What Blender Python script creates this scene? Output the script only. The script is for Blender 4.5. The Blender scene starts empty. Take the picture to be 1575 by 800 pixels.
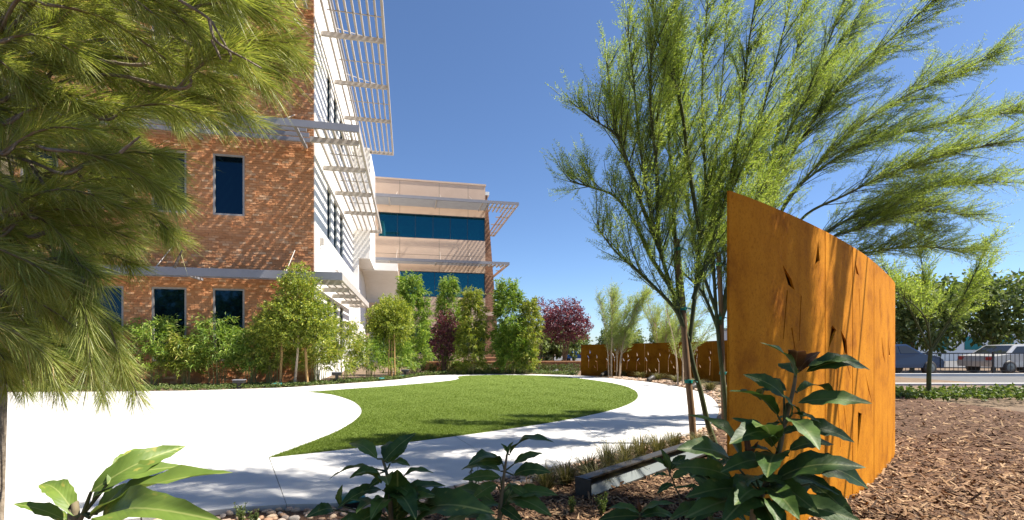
import bpy, math, random
import numpy as np
from mathutils import Vector, Matrix, geometry

random.seed(7)
rng = np.random.default_rng(11)
R = math.radians
sc = bpy.context.scene
COL = sc.collection

# ------------------------------------------------------------------ camera, sky, sun, exposure
FOC, CX, HY, CAMH = 740.0, 787.5, 535.0, 1.2      # photo pixels: focal length, centre column, horizon row; eye height
cam = bpy.data.cameras.new('camera')
camo = bpy.data.objects.new('camera', cam); COL.objects.link(camo)
camo.location = (0, 0, CAMH); camo.rotation_euler = (R(90), 0, 0)
cam.sensor_width = 36.0; cam.lens = FOC / 1575.0 * 36.0
cam.shift_y = (HY - 400.0) / 1575.0
cam.clip_start = 0.05; cam.clip_end = 3000
sc.camera = camo

SUN_AZ, SUN_EL = R(2), R(56)                      # azimuth measured from +X towards +Y
S = Vector((math.cos(SUN_AZ) * math.cos(SUN_EL), math.sin(SUN_AZ) * math.cos(SUN_EL), math.sin(SUN_EL)))
w = bpy.data.worlds.new('World'); sc.world = w; w.use_nodes = True
nt = w.node_tree; nt.nodes.clear()
sky = nt.nodes.new('ShaderNodeTexSky'); sky.sky_type = 'NISHITA'; sky.sun_disc = False
sky.sun_elevation = SUN_EL; sky.sun_rotation = R(90) - SUN_AZ
sky.altitude = 1800; sky.air_density = 1.0; sky.dust_density = 1.6; sky.ozone_density = 7.0
bg = nt.nodes.new('ShaderNodeBackground'); bg.inputs[1].default_value = 0.073
wo = nt.nodes.new('ShaderNodeOutputWorld')
nt.links.new(sky.outputs[0], bg.inputs[0]); nt.links.new(bg.outputs[0], wo.inputs[0])
sl = bpy.data.lights.new('sun', 'SUN'); sl.energy = 5.0; sl.angle = R(0.53); sl.color = (1.0, 0.93, 0.82)
so = bpy.data.objects.new('sun', sl); COL.objects.link(so); so.location = (20, -5, 30)
so.rotation_euler = S.to_track_quat('Z', 'Y').to_euler()
sc.view_settings.view_transform = 'Standard'; sc.view_settings.look = 'None'
sc.view_settings.exposure = 1.3; sc.view_settings.gamma = 1.0
sc.view_settings.use_curve_mapping = False
sc.cycles.max_bounces = 8; sc.cycles.diffuse_bounces = 4; sc.cycles.glossy_bounces = 3
sc.cycles.transmission_bounces = 4; sc.cycles.transparent_max_bounces = 8
sc.cycles.use_denoising = True

# ------------------------------------------------------------------ helpers
def gp(px, py, z=0.0):                             # where a sight line meets the ground (height z)
    Y = FOC * (CAMH - z) / (py - HY)
    return np.array([(px - CX) / FOC * Y, Y])
def at(px, py, Y):                                 # a point at a chosen distance Y
    return np.array([(px - CX) / FOC * Y, Y, CAMH - (py - HY) / FOC * Y])

def tag(o, label=None, cat=None, group=None, kind=None):
    if label: o['label'] = label
    if cat: o['category'] = cat
    if group: o['group'] = group
    if kind: o['kind'] = kind
    return o
def empty(name, loc=(0, 0, 0), rz=0.0, parent=None):
    o = bpy.data.objects.new(name, None); COL.objects.link(o)
    o.location = loc; o.rotation_euler = (0, 0, rz); o.empty_display_size = 0.2
    if parent: o.parent = parent
    return o
def link(name, me, parent=None):
    o = bpy.data.objects.new(name, me); COL.objects.link(o)
    if parent: o.parent = parent
    return o
def npmesh(name, V, F, mat=None, smooth=False):
    """V (n,3); F (m,k) array or list of index lists."""
    me = bpy.data.meshes.new(name)
    V = np.asarray(V, dtype=np.float32)
    if isinstance(F, np.ndarray):
        m, k = F.shape
        me.vertices.add(len(V)); me.vertices.foreach_set('co', V.ravel())
        me.loops.add(m * k); me.loops.foreach_set('vertex_index', F.astype(np.int32).ravel())
        me.polygons.add(m); me.polygons.foreach_set('loop_start', np.arange(0, m * k, k, dtype=np.int32))
        me.update(calc_edges=True)
    else:
        me.from_pydata([tuple(map(float, v)) for v in V], [], F)
    me.polygons.foreach_set('use_smooth', np.full(len(me.polygons), bool(smooth)))
    if mat: me.materials.append(mat)
    return me
class Acc:
    """collects quads into one mesh"""
    def __init__(s): s.V = []; s.F = []; s.n = 0
    def add(s, V, F):
        V = np.asarray(V, float); F = np.asarray(F, int)
        s.V.append(V); s.F.append(F + s.n); s.n += len(V)
    def box(s, x0, x1, y0, y1, z0, z1):
        V = [(x0,y0,z0),(x1,y0,z0),(x1,y1,z0),(x0,y1,z0),(x0,y0,z1),(x1,y0,z1),(x1,y1,z1),(x0,y1,z1)]
        s.add(V, [(0,3,2,1),(4,5,6,7),(0,1,5,4),(1,2,6,5),(2,3,7,6),(3,0,4,7)])
    def bar(s, a, b, wx, wz):
        a = np.asarray(a, float); b = np.asarray(b, float); d = b - a; d /= np.linalg.norm(d)
        up = np.array([0, 0, 1.0]) if abs(d[2]) < .95 else np.array([1.0, 0, 0])
        x = np.cross(d, up); x /= np.linalg.norm(x); z = np.cross(x, d)
        o = [-x*wx/2 - z*wz/2, x*wx/2 - z*wz/2, x*wx/2 + z*wz/2, -x*wx/2 + z*wz/2]
        V = [a + q for q in o] + [b + q for q in o]
        s.add(V, [(0,1,2,3),(7,6,5,4),(0,4,5,1),(1,5,6,2),(2,6,7,3),(3,7,4,0)])
    def tube(s, P, r, k=6, cap=True):
        P = np.asarray(P, float); n = len(P); r = np.broadcast_to(np.asarray(r, float), (n,))
        T = np.gradient(P, axis=0); T /= np.linalg.norm(T, axis=1)[:, None] + 1e-9
        ref = np.array([0.31, 0.95, 0.05]) if abs(T[:, 2]).mean() > .6 else np.array([0.05, 0.1, 1.0])
        A = np.cross(T, ref); A /= np.linalg.norm(A, axis=1)[:, None] + 1e-9
        B = np.cross(T, A)
        an = np.linspace(0, 2*math.pi, k, endpoint=False)
        V = P[:, None, :] + r[:, None, None] * (np.cos(an)[None, :, None]*A[:, None, :] + np.sin(an)[None, :, None]*B[:, None, :])
        F = [(i*k+j, i*k+(j+1) % k, (i+1)*k+(j+1) % k, (i+1)*k+j) for i in range(n-1) for j in range(k)]
        s.add(V.reshape(-1, 3), F)
        if cap and k == 4: s.F.append(np.array([[3,2,1,0]]) + s.n - n*k); s.F.append(np.array([[0,1,2,3]]) + s.n - k)
        elif cap and k == 6:
            for q in (s.n - n*k, s.n - k): s.F.append(np.array([[0,1,2,3],[0,3,4,5]]) + q)
        elif cap and k == 8:
            for q in (s.n - n*k, s.n - k): s.F.append(np.array([[0,1,2,3],[0,3,4,7],[4,5,6,7]]) + q)
    def mesh(s, name, mat, smooth=False):
        return npmesh(name, np.concatenate(s.V), np.concatenate(s.F), mat, smooth)
    def build(s, name, mat, parent=None, smooth=False):
        return link(name, s.mesh(name, mat, smooth), parent)
def box(name, mat, parent, *a):
    q = Acc(); q.box(*a); return q.build(name, mat, parent)
def lathe(prof, k=16):
    """prof: (r,z) list -> V,F quads"""
    an = np.linspace(0, 2*math.pi, k, endpoint=False)
    V = np.array([[r*math.cos(a), r*math.sin(a), z] for r, z in prof for a in an])
    n = len(prof)
    F = [(i*k+j, i*k+(j+1) % k, (i+1)*k+(j+1) % k, (i+1)*k+j) for i in range(n-1) for j in range(k)]
    return V, np.array(F)
def prism(name, poly, z0, z1, mat, parent=None):
    """extruded polygon (counter-clockwise or not), top an n-gon"""
    poly = [tuple(p) for p in poly]; n = len(poly)
    ar = sum(poly[i][0]*poly[(i+1) % n][1] - poly[(i+1) % n][0]*poly[i][1] for i in range(n))
    if ar < 0: poly = poly[::-1]
    V = [(x, y, z1) for x, y in poly] + [(x, y, z0) for x, y in poly]
    F = [list(range(n))] + [[i, n+i, n+(i+1) % n, (i+1) % n] for i in range(n)]
    return link(name, npmesh(name, V, F, mat), parent)
def unit(a): return a / (np.linalg.norm(a, axis=-1, keepdims=True) + 1e-9)
def leaf_arrays(P, D, L, W, fold=0.12, droop=0.0, up=None):
    """n lanceolate two-triangle leaves: P base, D direction, L length, W half-width"""
    n = len(P); D = unit(D); L = np.broadcast_to(L, (n,))[:, None]; W = np.broadcast_to(W, (n,))[:, None]
    r = rng.normal(size=(n, 3)) if up is None else up + rng.normal(size=(n, 3)) * .45
    X = unit(np.cross(D, r)); N = np.cross(X, D)
    m = P + D * L * .45 + N * L * fold * rng.uniform(-.3, 1, (n, 1))
    tip = P + D * L - np.array([0, 0, 1.0]) * L * droop
    V = np.stack([P, m - X * W, tip, m + X * W], axis=1).reshape(-1, 3)
    return V, np.arange(4 * n).reshape(n, 4)
def sph(n):
    return unit(rng.normal(size=(n, 3)))
def wob(x, y, s=1.0, ph=0.0):                       # cheap smooth noise
    x = x*s; y = y*s
    return (np.sin(1.7*x+.3+ph)*np.cos(2.3*y+1.1) + .6*np.sin(3.9*x+2.1*y+ph*2) + .4*np.cos(6.1*y-4.7*x+.7+ph) + .25*np.sin(11.3*x+9.1*y))/2.2

# ------------------------------------------------------------------ materials
def new_mat(name):
    m = bpy.data.materials.new(name); m.use_nodes = True
    b = m.node_tree.nodes['Principled BSDF']
    return m, m.node_tree, b
def N(t, kind, **kw):
    n = t.nodes.new(kind)
    for k, v in kw.items(): setattr(n, k, v)
    return n
def ramp(t, fac, stops):
    r = N(t, 'ShaderNodeValToRGB'); e = r.color_ramp.elements
    while len(e) < len(stops): e.new(0.5)
    for q, (p, c) in zip(e, stops): q.position = p; q.color = (*c, 1)
    t.links.new(fac, r.inputs[0]); return r.outputs[0]
def noisy(name, c1, c2, scale=4.0, rough=.8, bump=.3, metal=0.0, stretch=(1, 1, 1), detail=6.0, bscale=None, spec=.3, dist=.02):
    m, t, b = new_mat(name)
    tc = N(t, 'ShaderNodeTexCoord'); mp = N(t, 'ShaderNodeMapping'); mp.inputs['Scale'].default_value = stretch
    t.links.new(tc.outputs['Object'], mp.inputs[0])
    n = N(t, 'ShaderNodeTexNoise'); n.inputs['Scale'].default_value = scale; n.inputs['Detail'].default_value = detail
    n.inputs['Roughness'].default_value = .65
    t.links.new(mp.outputs[0], n.inputs['Vector'])
    col = ramp(t, n.outputs[0], [(.3, c1), (.7, c2)])
    t.links.new(col, b.inputs['Base Color'])
    b.inputs['Roughness'].default_value = rough; b.inputs['Metallic'].default_value = metal
    b.inputs['Specular IOR Level'].default_value = spec
    if bump:
        n2 = N(t, 'ShaderNodeTexNoise'); n2.inputs['Scale'].default_value = bscale or scale*6; n2.inputs['Detail'].default_value = 4
        t.links.new(mp.outputs[0], n2.inputs['Vector'])
        bp = N(t, 'ShaderNodeBump'); bp.inputs['Strength'].default_value = bump; bp.inputs['Distance'].default_value = dist
        t.links.new(n2.outputs[0], bp.inputs['Height']); t.links.new(bp.outputs[0], b.inputs['Normal'])
    return m
def island(name, stops, rough=.6, spec=.3, trans=0.0, tint=(1, 1, 1), bump=0):
    """colour varies from piece to piece of a joined mesh"""
    m, t, b = new_mat(name)
    g = N(t, 'ShaderNodeNewGeometry')
    col = ramp(t, g.outputs['Random Per Island'], stops)
    t.links.new(col, b.inputs['Base Color']); b.inputs['Roughness'].default_value = rough
    b.inputs['Specular IOR Level'].default_value = spec
    if bump:
        tc = N(t, 'ShaderNodeTexCoord'); n2 = N(t, 'ShaderNodeTexNoise'); n2.inputs['Scale'].default_value = bump
        t.links.new(tc.outputs['Object'], n2.inputs['Vector'])
        bp = N(t, 'ShaderNodeBump'); bp.inputs['Strength'].default_value = .5; bp.inputs['Distance'].default_value = .02
        t.links.new(n2.outputs[0], bp.inputs['Height']); t.links.new(bp.outputs[0], b.inputs['Normal'])
    if trans:
        tr = N(t, 'ShaderNodeBsdfTranslucent'); mx = N(t, 'ShaderNodeMixShader'); mx.inputs[0].default_value = trans
        hs = N(t, 'ShaderNodeMix', data_type='RGBA', blend_type='MULTIPLY'); hs.inputs[0].default_value = 1
        t.links.new(col, hs.inputs[6]); hs.inputs[7].default_value = (*tint, 1)
        t.links.new(hs.outputs[2], tr.inputs[0])
        t.links.new(b.outputs[0], mx.inputs[1]); t.links.new(tr.outputs[0], mx.inputs[2])
        t.links.new(mx.outputs[0], t.nodes['Material Output'].inputs[0])
    return m
def plain(name, c, rough=.5, metal=0.0, spec=.5):
    m, t, b = new_mat(name); b.inputs['Base Color'].default_value = (*c, 1)
    b.inputs['Roughness'].default_value = rough; b.inputs['Metallic'].default_value = metal
    b.inputs['Specular IOR Level'].default_value = spec
    return m

M = {}
M['concrete'] = noisy('concrete', (.50, .49, .47), (.60, .59, .57), 1.3, .85, .25, bscale=60, dist=.004)
M['subbase'] = noisy('subbase', (.10, .09, .08), (.16, .15, .13), 8, .9, .2)
M['soil'] = noisy('soil', (.10, .07, .045), (.20, .14, .09), 2.2, .95, .6, bscale=30, dist=.03)
M['mulch'] = noisy('mulch', (.05, .028, .016), (.17, .09, .05), 22, .95, .9, bscale=60, dist=.03, stretch=(1, 1.6, 1))
M['chips'] = island('chips', [(0, (.045, .026, .015)), (.35, (.12, .065, .034)), (.7, (.22, .13, .07)), (1, (.40, .27, .15))], .85)
M['stone'] = None
M['asphalt'] = noisy('asphalt', (.09, .09, .095), (.13, .13, .13), 3, .9, .3, bscale=80, dist=.01)
M['turf'] = noisy('turf', (.10, .15, .018), (.13, .18, .025), 3.5, .9, .8, bscale=160, dist=.02)
M['blade'] = island('blade', [(0, (.10, .15, .018)), (.5, (.135, .19, .024)), (1, (.20, .255, .045))], .6, .25, .3, (1.1, 1.2, .6))
M['mortar'] = noisy('mortar', (.42, .21, .105), (.50, .27, .145), 6, .95, .4, bscale=90)
M['brick'] = island('brick', [(0, (.46, .205, .09)), (.3, (.51, .235, .105)), (.65, (.55, .265, .125)), (.9, (.60, .315, .16)), (1, (.65, .41, .24))], .9, .2, bump=18)
M['stucco'] = noisy('stucco', (.76, .74, .70), (.82, .80, .77), 2, .9, .25, bscale=70, dist=.006)
M['tan'] = noisy('tan', (.55, .405, .305), (.60, .45, .34), 1.5, .85, .15, bscale=50, dist=.004)
M['metalgrey'] = noisy('metalgrey', (.21, .21, .235), (.25, .25, .275), 2, .5, .05, spec=.5)
M['metalpale'] = noisy('metalpale', (.42, .38, .34), (.48, .44, .40), 2, .5, .05, spec=.5)
M['soffit'] = noisy('soffit', (.30, .29, .29), (.36, .35, .34), 2, .6, .05, stretch=(1, 30, 1))
M['frame'] = noisy('frame', (.30, .28, .27), (.36, .34, .32), 3, .45, .05, spec=.5)
M['mullion'] = plain('mullion', (.03, .05, .07), .4, .3)
M['dark'] = noisy('dark', (.020, .018, .016), (.040, .035, .03), 20, .5, .2, spec=.5)
M['teal'] = noisy('teal', (.02, .14, .14), (.03, .20, .19), 6, .45, .1)
M['tie'] = plain('tie', (.0, .22, .17), .5)
M['stake'] = noisy('stake', (.33, .19, .07), (.47, .30, .13), 6, .8, .4, stretch=(6, 6, .6), bscale=30, dist=.01)
M['stakedark'] = noisy('stakedark', (.17, .10, .05), (.27, .17, .09), 6, .85, .4, stretch=(6, 6, .6), bscale=30, dist=.01)
M['bark'] = noisy('bark', (.10, .085, .05), (.21, .17, .10), 14, .9, .5, stretch=(1, 1, .35), bscale=60, dist=.01)
M['greenbark'] = noisy('greenbark', (.045, .055, .022), (.10, .115, .045), 14, .8, .4, stretch=(1, 1, .35), bscale=60, dist=.01)
M['palebark'] = noisy('palebark', (.36, .27, .18), (.55, .44, .33), 10, .8, .4, stretch=(1, 1, .35), bscale=40, dist=.01)
M['pinebark'] = noisy('pinebark', (.10, .075, .05), (.30, .25, .19), 25, .9, .6, bscale=50, dist=.015)
M['culm'] = noisy('culm', (.20, .20, .07), (.36, .33, .14), 10, .6, .1)
M['purplebark'] = noisy('purplebark', (.12, .075, .05), (.22, .14, .09), 10, .8, .3)
M['needle'] = island('needle', [(0, (.17, .21, .045)), (.4, (.26, .31, .07)), (.75, (.36, .40, .11)), (.93, (.47, .46, .18)), (1, (.45, .33, .15))], .42, .4, .45, (1.25, 1.25, .6))
M['feather'] = island('feather', [(0, (.19, .265, .05)), (.45, (.32, .41, .09)), (.85, (.43, .52, .135)), (1, (.55, .55, .20))], .55, .3, .5, (1.1, 1.15, .55))
M['featherpale'] = island('featherpale', [(0, (.22, .29, .08)), (.5, (.34, .42, .13)), (1, (.48, .52, .20))], .6, .3, .5, (1.1, 1.15, .6))
M['bamboo'] = island('bamboo', [(0, (.08, .15, .022)), (.45, (.165, .26, .04)), (.85, (.27, .37, .06)), (1, (.46, .48, .13))], .5, .35, .4, (1.2, 1.25, .5))
M['bambooyellow'] = island('bambooyellow', [(0, (.11, .155, .022)), (.45, (.22, .275, .042)), (.85, (.36, .39, .06)), (1, (.52, .45, .14))], .5, .35, .4, (1.2, 1.2, .5))
M['shrubleaf'] = island('shrubleaf', [(0, (.11, .165, .022)), (.5, (.24, .305, .045)), (.85, (.40, .43, .06)), (1, (.56, .53, .10))], .45, .4, .35, (1.2, 1.2, .5))
M['plum'] = island('plum', [(0, (.06, .02, .035)), (.5, (.13, .045, .065)), (.85, (.23, .08, .10)), (1, (.38, .18, .19))], .4, .5, .35, (1.4, .7, .7))
M['cover'] = island('cover', [(0, (.05, .085, .02)), (.5, (.10, .15, .035)), (1, (.22, .25, .08))], .55, .35, .3, (1.1, 1.2, .5))
M['hedge'] = island('hedge', [(0, (.03, .05, .012)), (.5, (.07, .10, .022)), (1, (.16, .19, .05))], .55, .35, .3, (1.1, 1.2, .5))
M['grassdry'] = island('grassdry', [(0, (.06, .07, .02)), (.5, (.13, .13, .045)), (.85, (.24, .20, .09)), (1, (.38, .30, .16))], .6, .3, .3, (1, 1, .6))
M['agave'] = island('agave', [(0, (.02, .035, .015)), (1, (.06, .085, .03))], .5, .4)
M['fartree'] = island('fartree', [(0, (.07, .10, .03)), (.6, (.14, .18, .055)), (1, (.23, .27, .10))], .6, .3, .3, (1.1, 1.2, .6))
M['red'] = None
M['white'] = plain('white_paint', (.75, .75, .73), .4)

def glass_mat(name, c, rough=.04, metal=.75):
    m, t, b = new_mat(name)
    tc = N(t, 'ShaderNodeTexCoord'); n = N(t, 'ShaderNodeTexNoise'); n.inputs['Scale'].default_value = .6; n.inputs['Detail'].default_value = 2
    t.links.new(tc.outputs['Object'], n.inputs['Vector'])
    bp = N(t, 'ShaderNodeBump'); bp.inputs['Strength'].default_value = .06; bp.inputs['Distance'].default_value = .05
    t.links.new(n.outputs[0], bp.inputs['Height']); t.links.new(bp.outputs[0], b.inputs['Normal'])
    b.inputs['Base Color'].default_value = (*c, 1); b.inputs['Roughness'].default_value = rough; b.inputs['Metallic'].default_value = metal
    return m
M['glass'] = glass_mat('glass_blue', (.006, .085, .12), .05, .8)
M['glassdark'] = glass_mat('glass_dark', (.006, .026, .045), .04, .8)
M['carglass'] = glass_mat('car_glass', (.03, .035, .04), .05, .3)
M['reflector'] = plain('reflector', (.17, .19, .19), .35, .4)

# corten steel: rust with mottling and vertical run-off streaks
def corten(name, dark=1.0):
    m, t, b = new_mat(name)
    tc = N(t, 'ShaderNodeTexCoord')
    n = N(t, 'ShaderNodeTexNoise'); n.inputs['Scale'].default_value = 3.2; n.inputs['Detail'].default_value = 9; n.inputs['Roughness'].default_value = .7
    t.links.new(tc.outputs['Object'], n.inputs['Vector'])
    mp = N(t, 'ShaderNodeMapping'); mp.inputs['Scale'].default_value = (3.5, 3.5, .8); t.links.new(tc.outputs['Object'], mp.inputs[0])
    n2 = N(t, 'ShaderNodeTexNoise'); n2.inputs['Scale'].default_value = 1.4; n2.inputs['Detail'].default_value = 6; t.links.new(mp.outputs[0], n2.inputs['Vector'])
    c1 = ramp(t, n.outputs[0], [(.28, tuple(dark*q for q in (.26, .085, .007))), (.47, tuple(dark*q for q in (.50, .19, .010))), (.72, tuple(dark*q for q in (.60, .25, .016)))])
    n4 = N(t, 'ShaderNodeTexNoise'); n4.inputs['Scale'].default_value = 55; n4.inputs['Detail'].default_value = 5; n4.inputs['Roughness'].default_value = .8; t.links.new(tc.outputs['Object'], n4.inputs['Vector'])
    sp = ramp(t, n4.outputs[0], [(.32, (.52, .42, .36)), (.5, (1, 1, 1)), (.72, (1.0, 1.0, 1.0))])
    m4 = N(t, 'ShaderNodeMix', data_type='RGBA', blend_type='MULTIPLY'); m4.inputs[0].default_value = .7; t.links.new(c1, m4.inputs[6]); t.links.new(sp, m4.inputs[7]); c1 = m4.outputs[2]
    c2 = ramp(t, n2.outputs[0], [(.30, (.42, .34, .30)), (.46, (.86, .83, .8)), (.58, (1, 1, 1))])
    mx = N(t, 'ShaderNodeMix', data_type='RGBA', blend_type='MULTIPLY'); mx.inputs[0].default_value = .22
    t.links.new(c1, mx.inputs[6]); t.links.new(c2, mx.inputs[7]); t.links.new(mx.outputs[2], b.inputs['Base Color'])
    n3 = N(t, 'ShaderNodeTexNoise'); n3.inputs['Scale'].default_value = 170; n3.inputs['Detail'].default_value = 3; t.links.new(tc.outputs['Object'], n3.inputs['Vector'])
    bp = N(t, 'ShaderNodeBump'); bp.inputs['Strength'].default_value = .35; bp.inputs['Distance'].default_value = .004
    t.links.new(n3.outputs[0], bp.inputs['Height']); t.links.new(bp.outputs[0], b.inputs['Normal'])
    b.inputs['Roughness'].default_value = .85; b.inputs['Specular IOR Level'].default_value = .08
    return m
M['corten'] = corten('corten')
M['cortenfar'] = corten('corten_shaded', .36)  # darkened copy of the rust: shade on the far wall put into the colour

# brick by texture, for the walls too far off to tell bricks apart
def brick_tex(name):
    m, t, b = new_mat(name)
    tc = N(t, 'ShaderNodeTexCoord'); sx = N(t, 'ShaderNodeSeparateXYZ'); t.links.new(tc.outputs['Object'], sx.inputs[0])
    ad = N(t, 'ShaderNodeMath', operation='ADD'); t.links.new(sx.outputs[0], ad.inputs[0]); t.links.new(sx.outputs[1], ad.inputs[1])
    cb = N(t, 'ShaderNodeCombineXYZ'); t.links.new(ad.outputs[0], cb.inputs[0]); t.links.new(sx.outputs[2], cb.inputs[1])
    br = N(t, 'ShaderNodeTexBrick'); br.inputs['Scale'].default_value = 1.0
    br.inputs['Brick Width'].default_value = .25; br.inputs['Row Height'].default_value = .095; br.inputs['Mortar Size'].default_value = .008
    br.inputs['Color1'].default_value = (.26, .115, .06, 1); br.inputs['Color2'].default_value = (.42, .22, .13, 1); br.inputs['Mortar'].default_value = (.24, .16, .11, 1)
    t.links.new(cb.outputs[0], br.inputs['Vector'])
    n = N(t, 'ShaderNodeTexNoise'); n.inputs['Scale'].default_value = 9; t.links.new(tc.outputs['Object'], n.inputs['Vector'])
    mx = N(t, 'ShaderNodeMix', data_type='RGBA', blend_type='MULTIPLY'); mx.inputs[0].default_value = .5
    t.links.new(br.outputs[0], mx.inputs[6]); t.links.new(ramp(t, n.outputs[0], [(.3, (.5, .5, .5)), (.6, (1, 1, 1))]), mx.inputs[7])
    t.links.new(mx.outputs[2], b.inputs['Base Color']); b.inputs['Roughness'].default_value = .9
    bp = N(t, 'ShaderNodeBump'); bp.inputs['Strength'].default_value = .6; bp.inputs['Distance'].default_value = .02
    t.links.new(n.outputs[0], bp.inputs['Height']); t.links.new(bp.outputs[0], b.inputs['Normal'])
    return m
M['bricktex'] = brick_tex('brick_far')

# river stones: one colour per stone object
def stone_mat():
    m, t, b = new_mat('river_stone')
    oi = N(t, 'ShaderNodeObjectInfo'); g = N(t, 'ShaderNodeNewGeometry')
    ad = N(t, 'ShaderNodeMath', operation='ADD'); t.links.new(oi.outputs['Random'], ad.inputs[0]); t.links.new(g.outputs['Random Per Island'], ad.inputs[1])
    fr = N(t, 'ShaderNodeMath', operation='FRACT'); t.links.new(ad.outputs[0], fr.inputs[0])
    c = ramp(t, fr.outputs[0], [(0, (.30, .17, .10)), (.3, (.42, .27, .17)), (.6, (.50, .37, .25)), (.85, (.36, .27, .22)), (1, (.62, .53, .43))])
    tc = N(t, 'ShaderNodeTexCoord'); n = N(t, 'ShaderNodeTexNoise'); n.inputs['Scale'].default_value = 30; t.links.new(tc.outputs['Object'], n.inputs['Vector'])
    mx = N(t, 'ShaderNodeMix', data_type='RGBA', blend_type='MULTIPLY'); mx.inputs[0].default_value = .6
    t.links.new(c, mx.inputs[6]); t.links.new(ramp(t, n.outputs[0], [(.3, (.6, .56, .52)), (.65, (1, 1, 1))]), mx.inputs[7])
    t.links.new(mx.outputs[2], b.inputs['Base Color']); b.inputs['Roughness'].default_value = .7
    return m
M['stone'] = stone_mat()

# large glossy leaf with midrib and side veins (leaf coordinates: x along, y across)
def big_leaf(name, c1, c2, rib, trans=.22):
    m, t, b = new_mat(name)
    tc = N(t, 'ShaderNodeTexCoord'); oi = N(t, 'ShaderNodeObjectInfo')
    sx = N(t, 'ShaderNodeSeparateXYZ'); t.links.new(tc.outputs['Object'], sx.inputs[0])
    ab = N(t, 'ShaderNodeMath', operation='ABSOLUTE'); t.links.new(sx.outputs[1], ab.inputs[0])
    k = N(t, 'ShaderNodeMath', operation='MULTIPLY_ADD'); k.inputs[1].default_value = -1.1; t.links.new(ab.outputs[0], k.inputs[0]); t.links.new(sx.outputs[0], k.inputs[2])
    f = N(t, 'ShaderNodeMath', operation='MULTIPLY'); f.inputs[1].default_value = 13; t.links.new(k.outputs[0], f.inputs[0])
    fr = N(t, 'ShaderNodeMath', operation='PINGPONG'); fr.inputs[1].default_value = .5; t.links.new(f.outputs[0], fr.inputs[0])
    h = N(t, 'ShaderNodeMath', operation='SMOOTH_MIN'); h.inputs[1].default_value = .3; h.inputs[2].default_value = .1; t.links.new(fr.outputs[0], h.inputs[0])
    mr = N(t, 'ShaderNodeMapRange'); mr.inputs[1].default_value = .004; mr.inputs[2].default_value = .014; t.links.new(ab.outputs[0], mr.inputs[0])
    n = N(t, 'ShaderNodeTexNoise'); n.inputs['Scale'].default_value = 5; t.links.new(tc.outputs['Object'], n.inputs['Vector'])
    ad = N(t, 'ShaderNodeMath', operation='MULTIPLY_ADD'); ad.inputs[1].default_value = .5; t.links.new(oi.outputs['Random'], ad.inputs[0])
    sb = N(t, 'ShaderNodeMath', operation='SUBTRACT'); sb.inputs[1].default_value = .25; t.links.new(n.outputs[0], sb.inputs[0]); t.links.new(sb.outputs[0], ad.inputs[2])
    c = ramp(t, ad.outputs[0], [(.2, c1), (.8, c2)])
    nb = N(t, 'ShaderNodeTexNoise'); nb.inputs['Scale'].default_value = 7; nb.inputs['Detail'].default_value = 3
    sh = N(t, 'ShaderNodeVectorMath', operation='ADD'); t.links.new(tc.outputs['Object'], sh.inputs[0]); t.links.new(oi.outputs['Location'], sh.inputs[1]); t.links.new(sh.outputs[0], nb.inputs['Vector'])
    bm_ = N(t, 'ShaderNodeMapRange'); bm_.inputs[1].default_value = .66; bm_.inputs[2].default_value = .74; t.links.new(nb.outputs[0], bm_.inputs[0])
    mb = N(t, 'ShaderNodeMix', data_type='RGBA'); t.links.new(bm_.outputs[0], mb.inputs[0]); t.links.new(c, mb.inputs[6]); mb.inputs[7].default_value = (c2[0]*1.6, c2[1]*1.1, c2[2]*1.2, 1); c = mb.outputs[2]
    mx = N(t, 'ShaderNodeMix', data_type='RGBA'); t.links.new(mr.outputs[0], mx.inputs[0]); mx.inputs[6].default_value = (*rib, 1); t.links.new(c, mx.inputs[7])
    t.links.new(mx.outputs[2], b.inputs['Base Color']); b.inputs['Roughness'].default_value = .5; b.inputs['Specular IOR Level'].default_value = .35
    bp = N(t, 'ShaderNodeBump'); bp.inputs['Strength'].default_value = .14; bp.inputs['Distance'].default_value = .005
    t.links.new(h.outputs[0], bp.inputs['Height']); t.links.new(bp.outputs[0], b.inputs['Normal'])
    tr = N(t, 'ShaderNodeBsdfTranslucent'); ms = N(t, 'ShaderNodeMixShader'); ms.inputs[0].default_value = trans
    t.links.new(mx.outputs[2], tr.inputs[0]); t.links.new(b.outputs[0], ms.inputs[1]); t.links.new(tr.outputs[0], ms.inputs[2])
    t.links.new(ms.outputs[0], t.nodes['Material Output'].inputs[0])
    return m
M['bigleaf'] = big_leaf('broad_leaf', (.025, .065, .012), (.085, .15, .025), (.16, .20, .06))
M['bigleafred'] = big_leaf('young_red_leaf', (.06, .035, .012), (.11, .045, .02), (.16, .10, .04))
M['bigleaflit'] = big_leaf('sunlit_broad_leaf', (.12, .19, .03), (.20, .28, .05), (.28, .33, .09), .3)  # lighter copy of the broad leaf, sunlight put into its colour

# ------------------------------------------------------------------ setting: ground, paving, lawn
back = [(-420,606),(-100,604),(245,601.5),(350,599),(440,596),(500,592),(560,588),(610,584),(632,581),(648,578.5),(700,576.5),(760,575.5),(830,576),(893,578),
        (950,583),(1000,588),(1050,596),(1085,606),(1101,618),(1106,630),(1100,645),(1078,658),(1040,672),(990,682),(950,694),(900,706),(840,720),(770,733),(711,744),(660,756),(600,766),(520,774),
        (440,776),(382,780),(310,787),(176,801),(-60,830),(-420,880)]
turf_px = [(473,603),(530,599),(600,594),(660,589),(695,585.2),(706,582.3),(704,580),(714,578.3),(760,577),(820,577.5),(870,580),(920,586),(955,592.5),(975,600),(981,608),(975,617),
        (950,628),(900,640),(840,651),(770,661.5),(700,671),(620,681),(540,690),(470,698),(414,704),(440,695),(480,680),(520,663),(545,648),(556,635),(553,625),(540,616),(515,608),(495,605)]
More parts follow.
